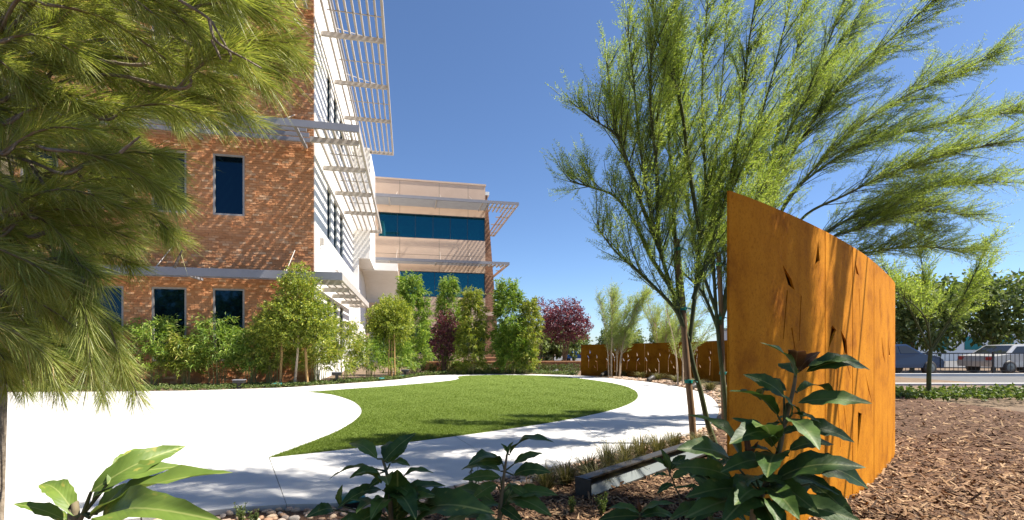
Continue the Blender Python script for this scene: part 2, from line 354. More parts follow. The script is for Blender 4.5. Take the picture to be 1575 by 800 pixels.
def smooth_poly(pts, it=2, keep=()):
    P = [np.array(p, float) for p in pts]
    for _ in range(it):
        Q = []
        n = len(P)
        for i in range(n):
            a, b = P[i], P[(i+1) % n]
            Q += [a*.75+b*.25, a*.25+b*.75]
        P = Q
    return np.array(P)
def catmull(P, k=5):
    P = np.asarray(P, float); n = len(P); out = []
    for i in range(n-1):
        p0 = P[max(i-1, 0)]; p1 = P[i]; p2 = P[i+1]; p3 = P[min(i+2, n-1)]
        for j in range(k):
            t = j/k
            out.append(.5*((2*p1)+(-p0+p2)*t+(2*p0-5*p1+4*p2-p3)*t*t+(-p0+3*p1-3*p2+p3)*t**3))
    out.append(P[-1]); return np.array(out)
PAVE = np.array([gp(*p) for p in back])
OUT = catmull(PAVE, 4)
TURF_W = np.array([gp(*p) for p in turf_px])
TURF = np.concatenate([catmull(TURF_W[:25], 4), catmull(np.concatenate([TURF_W[24:], TURF_W[:1]]), 4)[1:-1]])
def inside(poly, x, y):
    x = np.asarray(x); y = np.asarray(y); c = np.zeros(x.shape, bool); n = len(poly)
    for i in range(n):
        x1, y1 = poly[i]; x2, y2 = poly[(i+1) % n]
        hit = (y1 > y) != (y2 > y)
        with np.errstate(divide='ignore', invalid='ignore'):
            c ^= hit & (x < (x2-x1)*(y-y1)/(y2-y1+1e-12)+x1)
    return c
def dist_to(poly, x, y):
    d = np.full(np.shape(x), 1e9); n = len(poly)
    for i in range(n-1):
        ax, ay = poly[i]; bx, by = poly[i+1]; dx, dy = bx-ax, by-ay; L = dx*dx+dy*dy+1e-12
        t = np.clip(((x-ax)*dx+(y-ay)*dy)/L, 0, 1)
        d = np.minimum(d, np.hypot(x-ax-t*dx, y-ay-t*dy))
    return d
def bedz(x, y):                                    # height of the planting beds
    x = np.asarray(x, float); y = np.asarray(y, float)
    ins = inside(OUT, x, y); d = dist_to(OUT, x, y)
    mound = .15*np.exp(-(((x-1.9)/1.5)**2+((y-2.6)/1.3)**2)) - .07*np.exp(-(((x-5)/2)**2+((y-6)/2.2)**2))
    lump = .016*wob(x, y, 2.3)
    z = -.035 + np.clip(d/.5, 0, 1)*(.035+mound+lump)
    return np.where(ins, -.09, z)

# ground to the horizon
def ground_sheet():
    xs = np.array([-1500,-400,-120,-50,-20,-8,0,8,20,50,120,400,1500.]); ys = np.array([-200,-40,-10,0,8,16,24,34,50,90,160,400,1600.])
    X, Y = np.meshgrid(xs, ys); V = np.stack([X, Y, np.full_like(X, -.15)], -1).reshape(-1, 3); nx = len(xs)
    F = np.array([(j*nx+i, j*nx+i+1, (j+1)*nx+i+1, (j+1)*nx+i) for j in range(len(ys)-1) for i in range(nx-1)])
    return link('ground', npmesh('ground', V, F, M['soil']))
tag(ground_sheet(), kind='structure')
def bed_sheet(name, x0, x1, y0, y1, st, mat, hole=None):
    xs = np.arange(x0, x1+1e-6, st); ys = np.arange(y0, y1+1e-6, st)
    X, Y = np.meshgrid(xs, ys); Z = bedz(X, Y); nx = len(xs)
    if hole is not None: Z = np.where((X > hole[0]) & (X < hole[1]) & (Y > hole[2]) & (Y < hole[3]), -.2, Z)
    V = np.stack([X, Y, Z], -1).reshape(-1, 3)
    i, j = np.meshgrid(np.arange(nx-1), np.arange(len(ys)-1)); a = (j*nx+i).ravel()
    F = np.stack([a, a+1, a+nx+1, a+nx], 1)
    return tag(link(name, npmesh(name, V, F, mat, True)), kind='structure')
near_bed = bed_sheet('planting_bed', -4, 9.6, .2, 13, .08, M['mulch'])
# back beds lie a little deeper where the near one ends
def bed_back():
    xs = np.arange(-20, 16.01, .3); ys = np.arange(13.0, 41, .3)
    X, Y = np.meshgrid(xs, ys); Z = bedz(X, Y); nx = len(xs)
    V = np.stack([X, Y, Z], -1).reshape(-1, 3); i, j = np.meshgrid(np.arange(nx-1), np.arange(len(ys)-1)); a = (j*nx+i).ravel()
    return tag(link('planting_bed', npmesh('planting_bed', V, np.stack([a, a+1, a+nx+1, a+nx], 1), M['soil'], True)), kind='structure')
far_bed = bed_back()

# concrete: base with slabs as pieces, real joints between
paving = prism('pavement', OUT, -.12, -.055, M['subbase']); tag(paving, kind='structure')
outc = lambda a, b: [gp(*p) for p in back if a <= p[0] <= b]
def shrink(poly, e=.006):
    P = np.array(poly, float); n = len(P)
    ar = np.sum(P[:, 0]*np.roll(P[:, 1], -1) - np.roll(P[:, 0], -1)*P[:, 1])
    if ar < 0: P = P[::-1]
    T = unit(np.roll(P, -1, 0) - P); Nn = np.stack([-T[:, 1], T[:, 0]], 1)
    B = unit(Nn + np.roll(Nn, 1, 0)); return P + B*e
inner = catmull(TURF_W[4:25], 6)                    # turf edge from the far lobe round to the near tip
outer = catmull(PAVE[8:36], 6)
def cut(poly, px, py):                              # nearest index on a polyline to a ground point
    q = gp(px, py); return int(np.argmin(np.hypot(poly[:, 0]-q[0], poly[:, 1]-q[1])))
joints = [((706,582.3),(648,578.5)),((840,578.2),(840,576)),((940,589),(970,585)),((981,608),(1092,610)),((960,624),(1078,658)),((880,644),(950,694)),((700,671),(790,729)),((414,704),(441,776))]
ji = [cut(inner, *a) for a, b in joints]; jo = [cut(outer, *b) for a, b in joints]
for k in range(len(joints)-1):
    poly = np.concatenate([inner[ji[k]:ji[k+1]+1], outer[jo[k]:jo[k+1]+1][::-1]])
    prism('slab', shrink(poly), -.055, 0, M['concrete'], paving)
# near path left of the joint
g = lambda *a: gp(*a)
lft = [g(414,704), g(190,737), g(-150,800), g(-420,850)]
seg = catmull(np.array([g(441,776), g(382,780), g(310,787), g(176,801), g(-60,830), g(-420,880)]), 4)
mid = g(250,728); 
prism('slab', shrink(np.concatenate([np.array([lft[0], g(300,720.7), g(210,734)]), seg[(np.abs(seg[:,0]-g(230,796)[0])).argmin()::-1]]), .006), -.055, 0, M['concrete'], paving)
i0 = (np.abs(seg[:, 0]-g(230,796)[0])).argmin()
prism('slab', shrink(np.concatenate([np.array([g(210,734), lft[2], lft[3]]), seg[i0:][::-1]]), .006), -.055, 0, M['concrete'], paving)
# plaza: three big pours left of the lawn, cut by two joints
tl = np.concatenate([catmull(np.concatenate([TURF_W[24:], TURF_W[:1]]), 4)])     # near tip -> far tip
lob = catmull(np.concatenate([TURF_W[0:6]]), 4)
plz = np.concatenate([np.array([g(210,734), g(300,720.7)]), tl, lob[1:], catmull(np.array([g(*p) for p in back[1:10]]), 4)[::-1], np.array([lft[2]])])
prism('slab', shrink(plz, .006), -.055, 0, M['concrete'], paving)

# lawn
lawn = prism('lawn', TURF, -.1, .006, M['turf']); tag(lawn, kind='structure')
def turf_blades(n=420000):
    # more blades towards the viewer, where they can be told apart
    y = 5.0/(1-rng.random(n)*(1-5.0/21.6)); x = rng.uniform(-.53, .30, n)*y
    k = inside(TURF, x, y); x, y = x[k], y[k]; n = len(x)
    h = rng.uniform(.014, .028, n)*(1+.25*wob(x, y, 1.3)); s = .0014+.00032*y
    a = rng.uniform(0, math.pi*2, n); lx = rng.normal(0, .012, n); ly = rng.normal(0, .012, n)
    V = np.zeros((n, 3, 3)); c, d = np.cos(a)*s, np.sin(a)*s
    V[:, 0] = np.stack([x-c, y-d, np.full(n, .004)], 1); V[:, 1] = np.stack([x+c, y+d, np.full(n, .004)], 1); V[:, 2] = np.stack([x+lx, y+ly, h], 1)
    o = link('grass_blades', npmesh('grass_blades', V.reshape(-1, 3), np.arange(3*n).reshape(n, 3), M['blade']), lawn); o['kind'] = 'stuff'
turf_blades()

# road and verge to the right
road = prism('road', [(9, 15.5), (120, 15.5), (120, 21), (9, 21)], -.14, -.05, M['asphalt']); tag(road, kind='structure')
kerb = Acc(); kerb.box(9, 120, 15.25, 15.5, -.14, .07); kerb.box(9, 120, 21, 21.25, -.14, .07)
tag(kerb.build('kerb', M['concrete']), kind='structure')
lot = prism('parking_lot', [(2.8, 34), (120, 24), (120, 70), (-60, 70), (-60, 60), (2.8, 60)], -.14, -.08, M['asphalt']); tag(lot, kind='structure')

# ------------------------------------------------------------------ office building, two wings
BC = np.array([-7.0, 17.0]); BA = math.atan2(.212, .977)
def loc2w(u, t): return np.array([BC[0]+u*math.cos(BA)-t*math.sin(BA), BC[1]+u*math.sin(BA)+t*math.cos(BA)])
A = empty('brick_office_wing', (BC[0], BC[1], 0), BA)
tag(A, 'red brick office wing with white side wall and projecting metal sunshades', 'building')
B = empty('tan_office_wing', (BC[0], BC[1], 0), BA)
tag(B, 'tan panelled office wing with bands of blue glass and flat canopies', 'building')

def wall_grid(name, mat, parent, axis, u0, u1, z0, z1, holes, face, depth):
    """wall in the u-z plane (axis 'u', facing -t at t=face) or the t-z plane (axis 't', facing +u at u=face), real openings"""
    us = sorted({u0, u1, *[h[0] for h in holes], *[h[1] for h in holes]}); zs = sorted({z0, z1, *[h[2] for h in holes], *[h[3] for h in holes]})
    V, F = [], []
    def pt(u, d, z): return (u, face+d, z) if axis == 'u' else (face-d, u, z)
    def quad(*p):
        n = len(V); V.extend(p); F.append((n, n+1, n+2, n+3))
    solid = lambda a, b, c, d: not any(h[0] <= a+1e-6 and h[1] >= b-1e-6 and h[2] <= c+1e-6 and h[3] >= d-1e-6 for h in holes)
    for i in range(len(us)-1):
        for j in range(len(zs)-1):
            if solid(us[i], us[i+1], zs[j], zs[j+1]):
                quad(pt(us[i], 0, zs[j]), pt(us[i+1], 0, zs[j]), pt(us[i+1], 0, zs[j+1]), pt(us[i], 0, zs[j+1]))
    for h in [(u0, u1, z0, z1), *holes]:
        quad(pt(h[0], 0, h[2]), pt(h[0], depth, h[2]), pt(h[0], depth, h[3]), pt(h[0], 0, h[3]))
        quad(pt(h[1], 0, h[2]), pt(h[1], depth, h[2]), pt(h[1], depth, h[3]), pt(h[1], 0, h[3]))
        quad(pt(h[0], 0, h[2]), pt(h[0], depth, h[2]), pt(h[1], depth, h[2]), pt(h[1], 0, h[2]))
        quad(pt(h[0], 0, h[3]), pt(h[0], depth, h[3]), pt(h[1], depth, h[3]), pt(h[1], 0, h[3]))
    return link(name, npmesh(name, V, np.array(F), mat), parent)
def window(parent, axis, u0, u1, z0, z1, face, pane_mat, n=1, fw=.05, rec=.10, fmat='frame'):
    q = Acc()
    def bx(a, b, c, d, e, f):                        # u range, depth range, z range
        if axis == 'u': q.box(a, b, face+c, face+d, e, f)
        else: q.box(face-d, face-c, a, b, e, f)
    bx(u0, u1, rec-.05, rec+.04, z0, z0+fw); bx(u0, u1, rec-.05, rec+.04, z1-fw, z1)
    bx(u0, u0+fw, rec-.05, rec+.04, z0+fw, z1-fw); bx(u1-fw, u1, rec-.05, rec+.04, z0+fw, z1-fw)
    f = q.build('window', M[fmat], parent)
    e = np.linspace(u0+fw, u1-fw, n+1)
    for k in range(n):
        q2 = Acc(); q = q2
        g0 = .018 if n > 1 else 0
        bx(e[k]+g0, e[k+1]-g0, rec, rec+.02, z0+fw, z1-fw)
        q2.build('pane', pane_mat, f)
    if n > 1:
        for k in range(1, n):
            q2 = Acc(); q = q2; bx(e[k]-.018, e[k]+.018, rec-.03, rec+.03, z0+fw, z1-fw); q2.build('mullion', M['mullion'], f)
    return f

FL = [(.75, 3.22), (5.72, 7.80), (10.5, 12.6)]       # window sill/head per storey
A_TOP = 16.0
wins = [(-3.22, -2.24), (-5.05, -4.02), (-6.88, -5.86), (-8.70, -7.68), (-10.5, -9.5)]
holesA = [(a, b, c, d) for a, b in wins for c, d in FL]
wf = wall_grid('wall', M['mortar'], A, 'u', -15, 0, 0, A_TOP, holesA, 0, .4)
def bricks():
    q = []; bw, bh, jt = .21, .082, .012
    nz = int(A_TOP/bh)
    for j in range(nz):
        z0 = j*bh; u = -15 + (bw/2 if j % 2 else 0)
        while u < -.01:
            a, b = max(u, -15)+jt/2, min(u+bw, 0)-jt/2; u += bw
            if b-a < .03: continue
            parts = [(a, b)]
            for h in holesA:
                if z0+bh > h[2] and z0 < h[3]:
                    np_ = []
                    for s, e in parts:
                        if e <= h[0]-.02 or s >= h[1]+.02: np_.append((s, e)); continue
                        if s < h[0]-.05: np_.append((s, h[0]-.02))
                        if e > h[1]+.05: np_.append((h[1]+.02, e))
                    parts = np_
            q += [(s, e, z0+jt/2, z0+bh-jt/2) for s, e in parts]
    q = np.array(q); n = len(q)
    p = .008+.008*rng.random(n)+.03*(rng.random(n) > .82)*rng.random(n)
    tl = rng.normal(0, .006, (n, 4))
    V = np.zeros((n, 8, 3)); 
    for k, (ia, iz) in enumerate([(0, 2), (1, 2), (1, 3), (0, 3)]):
        V[:, k, 0] = q[:, ia]; V[:, k, 2] = q[:, iz]; V[:, k, 1] = -p+tl[:, k]*.8
        V[:, k+4, 0] = q[:, ia]; V[:, k+4, 2] = q[:, iz]; V[:, k+4, 1] = .004
    F = np.array([(0,1,2,3),(4,5,1,0),(5,6,2,1),(6,7,3,2),(7,4,0,3)])
    F = (np.arange(n)[:, None, None]*8+F[None]).reshape(-1, 4)
    o = link('brick_courses', npmesh('brick_courses', V.reshape(-1, 3), F, M['brick']), wf); o['kind'] = 'stuff'
bricks()
for a, b, c, d in holesA: window(A, 'u', a, b, c, d, 0, M['glassdark'], 1, .06, .06)
# white side wall
sidew = [(2.7, 3.7), (4.5, 5.6), (6.5, 7.7)]
holesS = [(a, b, c, d) for a, b in sidew for c, d in FL]
wall_grid('side_wall', M['stucco'], A, 't', 0.002, 22.6, 0, A_TOP, holesS, .03, .4)
for a, b, c, d in holesS: window(A, 't', a, b, c, d, .03, M['glass'], 1, .05, .12, 'mullion')
box('roof', M['metalgrey'], A, -15, .09, .0, 22.6, A_TOP+.002, A_TOP+.16)
box('stair_block', M['stucco'], A, .034, 1.0, 12.2, 17.0, 6.6, 13.3)
# wall-mounted lamp boxes
for t0, z0 in ((1.0, 5.05), (5.0, 4.5)):
    box('wall_lamp', M['metalpale'], A, .032, .16, t0, t0+.14, z0, z0+.26)

def rod(parent, a, b, r=.016):
    q = Acc(); q.tube([a, b], [r, r], 6); return q.build('tension_rod', M['metalpale'], parent)
def sunshade(parent, P, zb, zt, t1, nsl, brk, name='sunshade'):
    """trellis along the side wall from t=-P to t1, projecting P from u=0"""
    q = Acc(); u0 = .05
    q.box(P-.09, P, -P, t1, zb, zt); q.box(u0, P-.09, t1-.07, t1, zb, zt-.03)
    s = q.build(name, M['metalpale'], parent)
    us = np.linspace(u0, P-.045, nsl+2)[1:-1]
    for u in us:
        a = Acc(); a.box(u-.035, u+.035, -P+.10, t1-.075, zb+.075, zt-.01); a.build('slat', M['metalpale'], s)
    for t in brk:
        a = Acc(); a.box(u0, P-.093, t-.05, t+.05, zb-.10, zb+.07); a.build('bracket', M['metalpale'], s)
    for i, t in enumerate(brk[:-1]):
        tm = (t+brk[i+1])/2
        a = Acc(); a.box(u0+.4, P-.095, tm-.015, tm+.015, zb+.035, zb+.065); a.build('purlin', M['metalpale'], s)
        rod(s, (u0, tm+.2, zb+1.5), (P-.12, t+.25, zb+.11))
    return s
def canopy(parent, P, zb, zt, ul, ur, solid, t0=0.0, mat='metalgrey'):
    """front canopy: deep fascia with slats or a solid deck behind"""
    q = Acc(); q.box(ul, ur, t0-P-.10, t0-P-.003, zb, zt); s = q.build('canopy', M[mat], parent)
    if solid:
        for t in np.arange(t0-P+.2, t0-.08, .26):
            a = Acc(); a.box(ul, ur-P, t-.022, t+.022, zb+.06, zb+.21); a.build('slat', M['soffit'], s)
        for u in np.arange(ul+1.2, ur-P+.1, 3.7):
            a = Acc(); a.box(u-.04, u+.04, t0-P, t0-.05, zb-.03, zb+.057); a.build('bracket', M['metalpale'], s)
    else:
        for k in range(1, 4):
            t = t0-P*k/4
            a = Acc(); a.box(ul, ur-P, t-.03, t+.03, zb+.075, zt-.01); a.build('slat', M['metalgrey'], s)
        for u in np.arange(ur-P-.25, ul, -3.3):
            a = Acc(); a.box(u-.05, u+.05, t0-P, t0-.04, zb+.0, zb+.07); a.build('bracket', M['metalgrey'], s)
    return s
SH = [(1.10, 3.46, 3.72, 10.2, 3, [-.6, 1.6, 4.0, 6.8]), (1.70, 8.20, 8.42, 12.4, 5, [-.9, 1.7, 4.8, 8.0]), (2.40, 13.10, 13.32, 12.6, 8, [-1.4, 1.2, 4.6, 8.0])]
for P, zb, zt, t1, ns, brk in SH:
    sunshade(A, P, zb, zt, t1, ns, brk)
    c = canopy(A, P, zb, zt, -15, P, False)
    for u in (-.62, -4.4, -8.0):
        rod(c, (u, -.03, zb+1.15), (u-.05, -P+.05, zt), .014)

# tan wing: front at t=23 from u=0 to 9.8, side receding
TB, UB = 23.0, 9.8
rows = [(10.42, 12.42), (5.5, 7.62), (.72, 2.9)]
levels = [0, *sorted(v for r in rows for v in r), 15.2]
holesB = [(.9, UB-.03, a, b) for a, b in rows[:1]] + [(2.6, UB-.03, rows[1][0], rows[1][1]), (2.6, UB-.03, rows[2][0], rows[2][1])]
wb = wall_grid('wall', M['subbase'], B, 'u', .1, UB, 0, 15.15, holesB, TB+.05, .5)
def panel_row(z0, z1, us, nrow=1):
    zz = np.linspace(z0, z1, nrow+1)
    for i in range(len(us)-1):
        for j in range(nrow):
            q = Acc(); q.box(us[i]+.012, us[i+1]-.012, TB, TB+.05-.002, zz[j]+.012, zz[j+1]-.012); q.build('panel', M['tan'], wb)
for z0, z1, nr in ((12.42, 15.15, 2), (7.62, 10.42, 2), (2.9, 5.5, 2), (0, .72, 1)):
    panel_row(z0, z1, [.1, 2.6, 5.85, 8.3, UB], nr)
panel_row(10.42, 12.42, [.1, .9]); panel_row(.72, 2.9, [.1, 2.6]); panel_row(5.5, 7.62, [.1, 2.6])
window(B, 'u', .9, UB-.03, *rows[0], TB+.02, M['glass'], 6, .05, .12, 'mullion')
window(B, 'u', 2.6, UB-.03, *rows[1], TB+.02, M['glass'], 5, .05, .12, 'mullion')
window(B, 'u', 2.6, UB-.03, *rows[2], TB+.02, M['glass'], 5, .05, .12, 'mullion')
box('side_wall', M['tan'], B, UB-.35, UB+.002, TB+.56, TB+14, 0, 15.15)
box('roof', M['tan'], B, .1, UB+.05, TB-.04, TB+14, 15.152, 15.3)
# battered brick pier at the corner
def pier():
    z1 = 14.5; V = [(UB+.004, TB+.4, 0), (UB+1.35, TB+.4, 0), (UB+.22, TB+.4, z1), (UB+.004, TB+.4, z1), (UB+.004, TB+13, 0), (UB+1.35, TB+13, 0), (UB+.22, TB+13, z1), (UB+.004, TB+13, z1)]
    F = [(0,1,2,3),(1,5,6,2),(5,4,7,6),(4,0,3,7),(3,2,6,7),(0,4,5,1)]
    p = link('brick_pier', npmesh('brick_pier', V, np.array(F), M['bricktex']), B)
    box('cap', M['white'], p, UB+.004, UB+.40, TB+.35, TB+13, z1+.002, z1+.3)
    box('band', M['tan'], p, UB+.006, UB+1.16, TB+.33, TB+.398, 4.0, 4.35)
pier()
for P, zb, zt, t1 in ((1.75, 8.12, 8.34, 6.5), (2.40, 12.95, 13.18, 9.0)):
    q = canopy(B, P, zb, zt, .6, UB+P, True, TB)
    # open trellis round the corner
    s = Acc(); s.box(UB+P-.09, UB+P, TB-P, TB+t1, zb, zt); s.box(UB+.4, UB+P-.09, TB+t1-.1, TB+t1, zb, zt-.04)
    s = s.build('sunshade', M['metalpale'], B)
    nsl = 6 if P > 2 else 4
    for u in np.linspace(UB, UB+P-.045, nsl+2)[0:-1]:
        a = Acc(); a.box(u-.045, u+.045, TB-P+.002, TB+(t1-.11 if u > UB+1.4 else .3), zb+.075, zt-.01); a.build('slat', M['metalpale'], s)
    for t in (TB-.55*P, TB+1.6, TB+4.2, TB+t1-1.5):
        a = Acc(); a.box(UB+(.03 if t < TB else 1.2), UB+P-.093, t-.06, t+.06, zb, zb+.07); a.build('bracket', M['metalpale'], s)
    for u in (2.4, 5.9, 8.4):
        rod(q, (u, TB-.03, zb+1.2), (u-.05, TB-P+.1, zt), .016)
# entry vault between the wings: quarter barrel springing from the tan wing
def vault():
    k = 14; V = []; F = []
    for j, (dr) in enumerate((0, .28)):
        for i in range(k+1):
            a = i/k*math.pi/2
            t = 22.2-(5.6-dr)*math.cos(math.pi/2-a) ; z = 4.6+(2.55-dr)*math.sin(math.pi/2-a)**1 if False else 4.6+(2.45-dr)*math.cos(a)
            t = 22.2-(5.6-dr)*(1-math.sin(a)) if False else 16.6+dr*.2+(5.4-dr)*math.sin(a)
            for u in (.05, 2.55): V.append((u, t, z))
    n = 2*(k+1)
    for i in range(k):
        F += [(2*i, 2*i+1, 2*i+3, 2*i+2), (n+2*i+2, n+2*i+3, n+2*i+1, n+2*i), (2*i+1, n+2*i+1, n+2*i+3, 2*i+3), (2*i, 2*i+2, n+2*i+2, n+2*i)]
    F += [(0, n, n+1, 1)]
    v = link('entry_vault', npmesh('entry_vault', V, np.array(F), M['stucco']), A)
    box('lip', M['stucco'], v, .05, 2.56, 16.30, 16.598, 6.55, 7.06)
    box('back_wall', M['tan'], v, .06, 2.5, 21.2, 21.5, 0, 4.75)
    box('door_glass', M['glass'], v, .3, 2.2, 21.10, 21.15, .1, 2.6)
    box('column', M['stucco'], v, .04, .36, 12.0, 12.3, 0, 6.55)
    box('glass_screen', M['reflector'], v, .7, 2.2, 15.5, 15.53, .2, 2.5)
vault()

# ------------------------------------------------------------------ far low brick walls, cars, distant things
def low_wall(label, a, b, top, th=.3):
    a = np.array(a); b = np.array(b); d = unit(b-a); L = np.linalg.norm(b-a)
    e = empty('low_brick_wall', (a[0], a[1], 0), math.atan2(d[1], d[0])); tag(e, label, 'wall')
    box('brickwork', M['bricktex'], e, 0, L, 0, th, -.15, top-.06)
    n = max(2, int(L/.6)); 
    for k in range(n):
        box('coping', M['mortar'], e, L*k/n+.004, L*(k+1)/n-.004, -.03, th+.03, top-.058, top)
low_wall('long low brick planter wall behind the hedge at the far path edge', (-4.6, 24.6), (7.2, 25.4), .50)
low_wall('short raised brick planter wall under the purple plum tree', (-1.7, 30.0), (2.6, 30.6), .60)

def car(name, label, loc, rz, col, group=None):
    e = empty(name, loc, rz); tag(e, label, 'car', group)
    paint = plain('car_paint_'+label[:8].strip(), col, .25, .3)
    prof = [(-2.15,.35),(-2.2,.62),(-2.1,.86),(-1.45,.95),(-.85,1.38),(.35,1.42),(1.05,.98),(1.9,.84),(2.15,.62),(2.12,.35)]
    V = []; 
    for y, s in ((-.86, 1), (-.80, 1), (.80, 1), (.86, 1)):
        for x, z in prof:
            tp = max(0, (z-.95))/.47
            yy = y*(1-.22*tp); V.append((x*(1 if abs(y) < .85 else .985), yy, z if abs(y) < .85 else min(z, z*.99)))
    n = len(prof); F = []
    for r in range(3):
        F += [[r*n+i, r*n+(i+1) % n, (r+1)*n+(i+1) % n, (r+1)*n+i] for i in range(n)]
    F += [list(range(n))[::-1], [3*n+i for i in range(n)]]
    b = link('body', npmesh('body', V, F, paint), e)
    for s in (-1, 1):
        for q in ([(-1.25,.98),(-.80,1.31),(-.22,1.33),(-.22,.99)], [(-.16,.99),(-.16,1.33),(.30,1.345),(.86,1.0)]):
            Vw = [(x, s*(.866*(1-.22*max(0, z-.95)/.47)+.004), z) for x, z in q] + [(x, s*(.866*(1-.22*max(0, z-.95)/.47)-.02), z) for x, z in q]
            Fw = [(0,1,2,3),(4,7,6,5),(0,4,5,1),(1,5,6,2),(2,6,7,3),(3,7,4,0)]
            link('side_window', npmesh('side_window', Vw, np.array(Fw), M['carglass']), b)
        for x in (-1.35, 1.35):
            V, F2 = lathe([(.001,-.11),(.22,-.115),(.31,-.10),(.33,-.06),(.33,.06),(.31,.10),(.22,.115),(.001,.11)], 18)
            V = V[:, [0, 2, 1]] + np.array([x, s*.80, .33]); wh = link('wheel', npmesh('wheel', V, F2, M['dark'], True), e)
            V, F2 = lathe([(.001,.118),(.08,.13),(.2,.12)], 14); V = V[:, [0, 2, 1]]*np.array([1, s, 1]) + np.array([x, s*.80, .33])
            link('rim', npmesh('rim', V, F2, M['reflector']), wh)
        box('headlight', M['reflector'], e, 2.02, 2.13, s*.66-.14, s*.66+.14, .62, .74)
        box('tail_light', plain('tail_light', (.35, .02, .02), .3), e, -2.20, -2.10, s*.66-.12, s*.66+.12, .66, .82)
    for q in ([(1.03,1.0),(.37,1.40)], [(-1.42,.97),(-.87,1.36)]):
        sgn = 1 if q[0][0] > 0 else -1
        Vw = [(q[0][0]+sgn*.02, -.74, q[0][1]), (q[0][0]+sgn*.02, .74, q[0][1]), (q[1][0]+sgn*.02, .60, q[1][1]), (q[1][0]+sgn*.02, -.60, q[1][1])]
        Vw += [(x-sgn*.05, y, z-.03) for x, y, z in Vw]
        link('windscreen', npmesh('windscreen', Vw, np.array([(0,1,2,3),(4,7,6,5),(0,4,5,1),(1,5,6,2),(2,6,7,3),(3,7,4,0)]), M['carglass']), b)
    return e
car('parked_car', 'dark blue car parked beyond the road behind the tall rusty wall', (17.6, 22.6, -.05), R(8), (.02, .04, .09), 'cars parked beyond the garden')
car('parked_car', 'blue car glimpsed past the far end of the rusty wall', (6.2, 44.5, -.08), R(70), (.02, .09, .30), 'cars parked beyond the garden')
car('parked_car', 'silver car furthest right on the road', (24.5, 23.4, -.05), R(4), (.5, .5, .5), 'cars parked beyond the garden')
car('parked_car', 'white car beside the blue one past the purple tree', (8.6, 43.4, -.08), R(66), (.7, .7, .7), 'cars parked beyond the garden')

# ------------------------------------------------------------------ rusted steel walls with cut-out reeds
class Curve2:
    def __init__(s, pts, k=12):
        s.P = catmull(np.array(pts, float), k); d = np.linalg.norm(np.diff(s.P, axis=0), axis=1)
        s.S = np.concatenate([[0], np.cumsum(d)]); s.L = s.S[-1]
    def pos(s, q): return np.stack([np.interp(q, s.S, s.P[:, 0]), np.interp(q, s.S, s.P[:, 1])], -1)
    def nor(s, q):
        e = .05; a = s.pos(np.clip(np.asarray(q)-e, 0, s.L)); b = s.pos(np.clip(np.asarray(q)+e, 0, s.L)); t = unit(b-a)
        return np.stack([t[..., 1], -t[..., 0]], -1)      # right of travel
    def hit(s, px):                                        # where the sight line through column px crosses the wall
        k = (px-CX)/FOC; f = s.P[:, 0]-k*s.P[:, 1]
        i = np.where(np.sign(f[:-1]) != np.sign(f[1:]))[0]
        if len(i) == 0: return s.hit(px-1)
        i = i[0]; t = f[i]/(f[i]-f[i+1]); q = s.S[i]+t*(s.S[i+1]-s.S[i])
        return q, s.P[i, 1]+t*(s.P[i+1, 1]-s.P[i, 1])
def steel_panel(cv, s0, s1, zb, ztop, holes, mat, parent, th=.012, step=.09):
    """sheet from s0 to s1 with real holes; ztop(s) gives the top edge"""
    zt = max(ztop(s0), ztop(s1)); gs = np.linspace(s0, s1, max(3, int((s1-s0)/step)+1)); gz = np.linspace(zb, zt, 8)
    pts = [Vector((a, b)) for a in gs for b in gz]; edges = []; hs = []
    for h in holes:
        h = np.array(h)
        if h[:, 0].min() <= s0+.01 or h[:, 0].max() >= s1-.01: continue
        n = len(pts); hs.append(h); pts += [Vector(p) for p in h]; edges += [(n+i, n+(i+1) % len(h)) for i in range(len(h))]
    v, e, f, *_ = geometry.delaunay_2d_cdt(pts, edges, [], 0, 1e-5)
    v = np.array([(p.x, p.y) for p in v]); f = np.array([t for t in f if len(t) == 3])
    c = v[f].mean(1); keep = np.ones(len(f), bool)
    for h in hs: keep &= ~inside(h, c[:, 0], c[:, 1])
    f = f[keep]
    ar = (v[f[:,1],0]-v[f[:,0],0])*(v[f[:,2],1]-v[f[:,0],1])-(v[f[:,2],0]-v[f[:,0],0])*(v[f[:,1],1]-v[f[:,0],1]); f[ar < 0] = f[ar < 0][:, ::-1]
    p = cv.pos(v[:, 0]); nn = cv.nor(v[:, 0]); zz = zb+(v[:, 1]-zb)/(zt-zb)*(np.array([ztop(q) for q in v[:, 0]])-zb)
    Va = np.concatenate([np.column_stack([p+nn*th/2, zz]), np.column_stack([p-nn*th/2, zz])]); m = len(v)
    ed = {}
    for t in f:
        for i in range(3):
            k = (t[i], t[(i+1) % 3]); ed[k] = ed.get(k, 0)+1
    side = [[a, a+m, b+m, b] for (a, b) in ed if (b, a) not in ed]
    F = [list(map(int, t)) for t in f]+[[int(t[2])+m, int(t[1])+m, int(t[0])+m] for t in f]+[[int(q) for q in s] for s in side]
    return link('steel_panel', npmesh('steel_panel', Va, F, mat), parent)

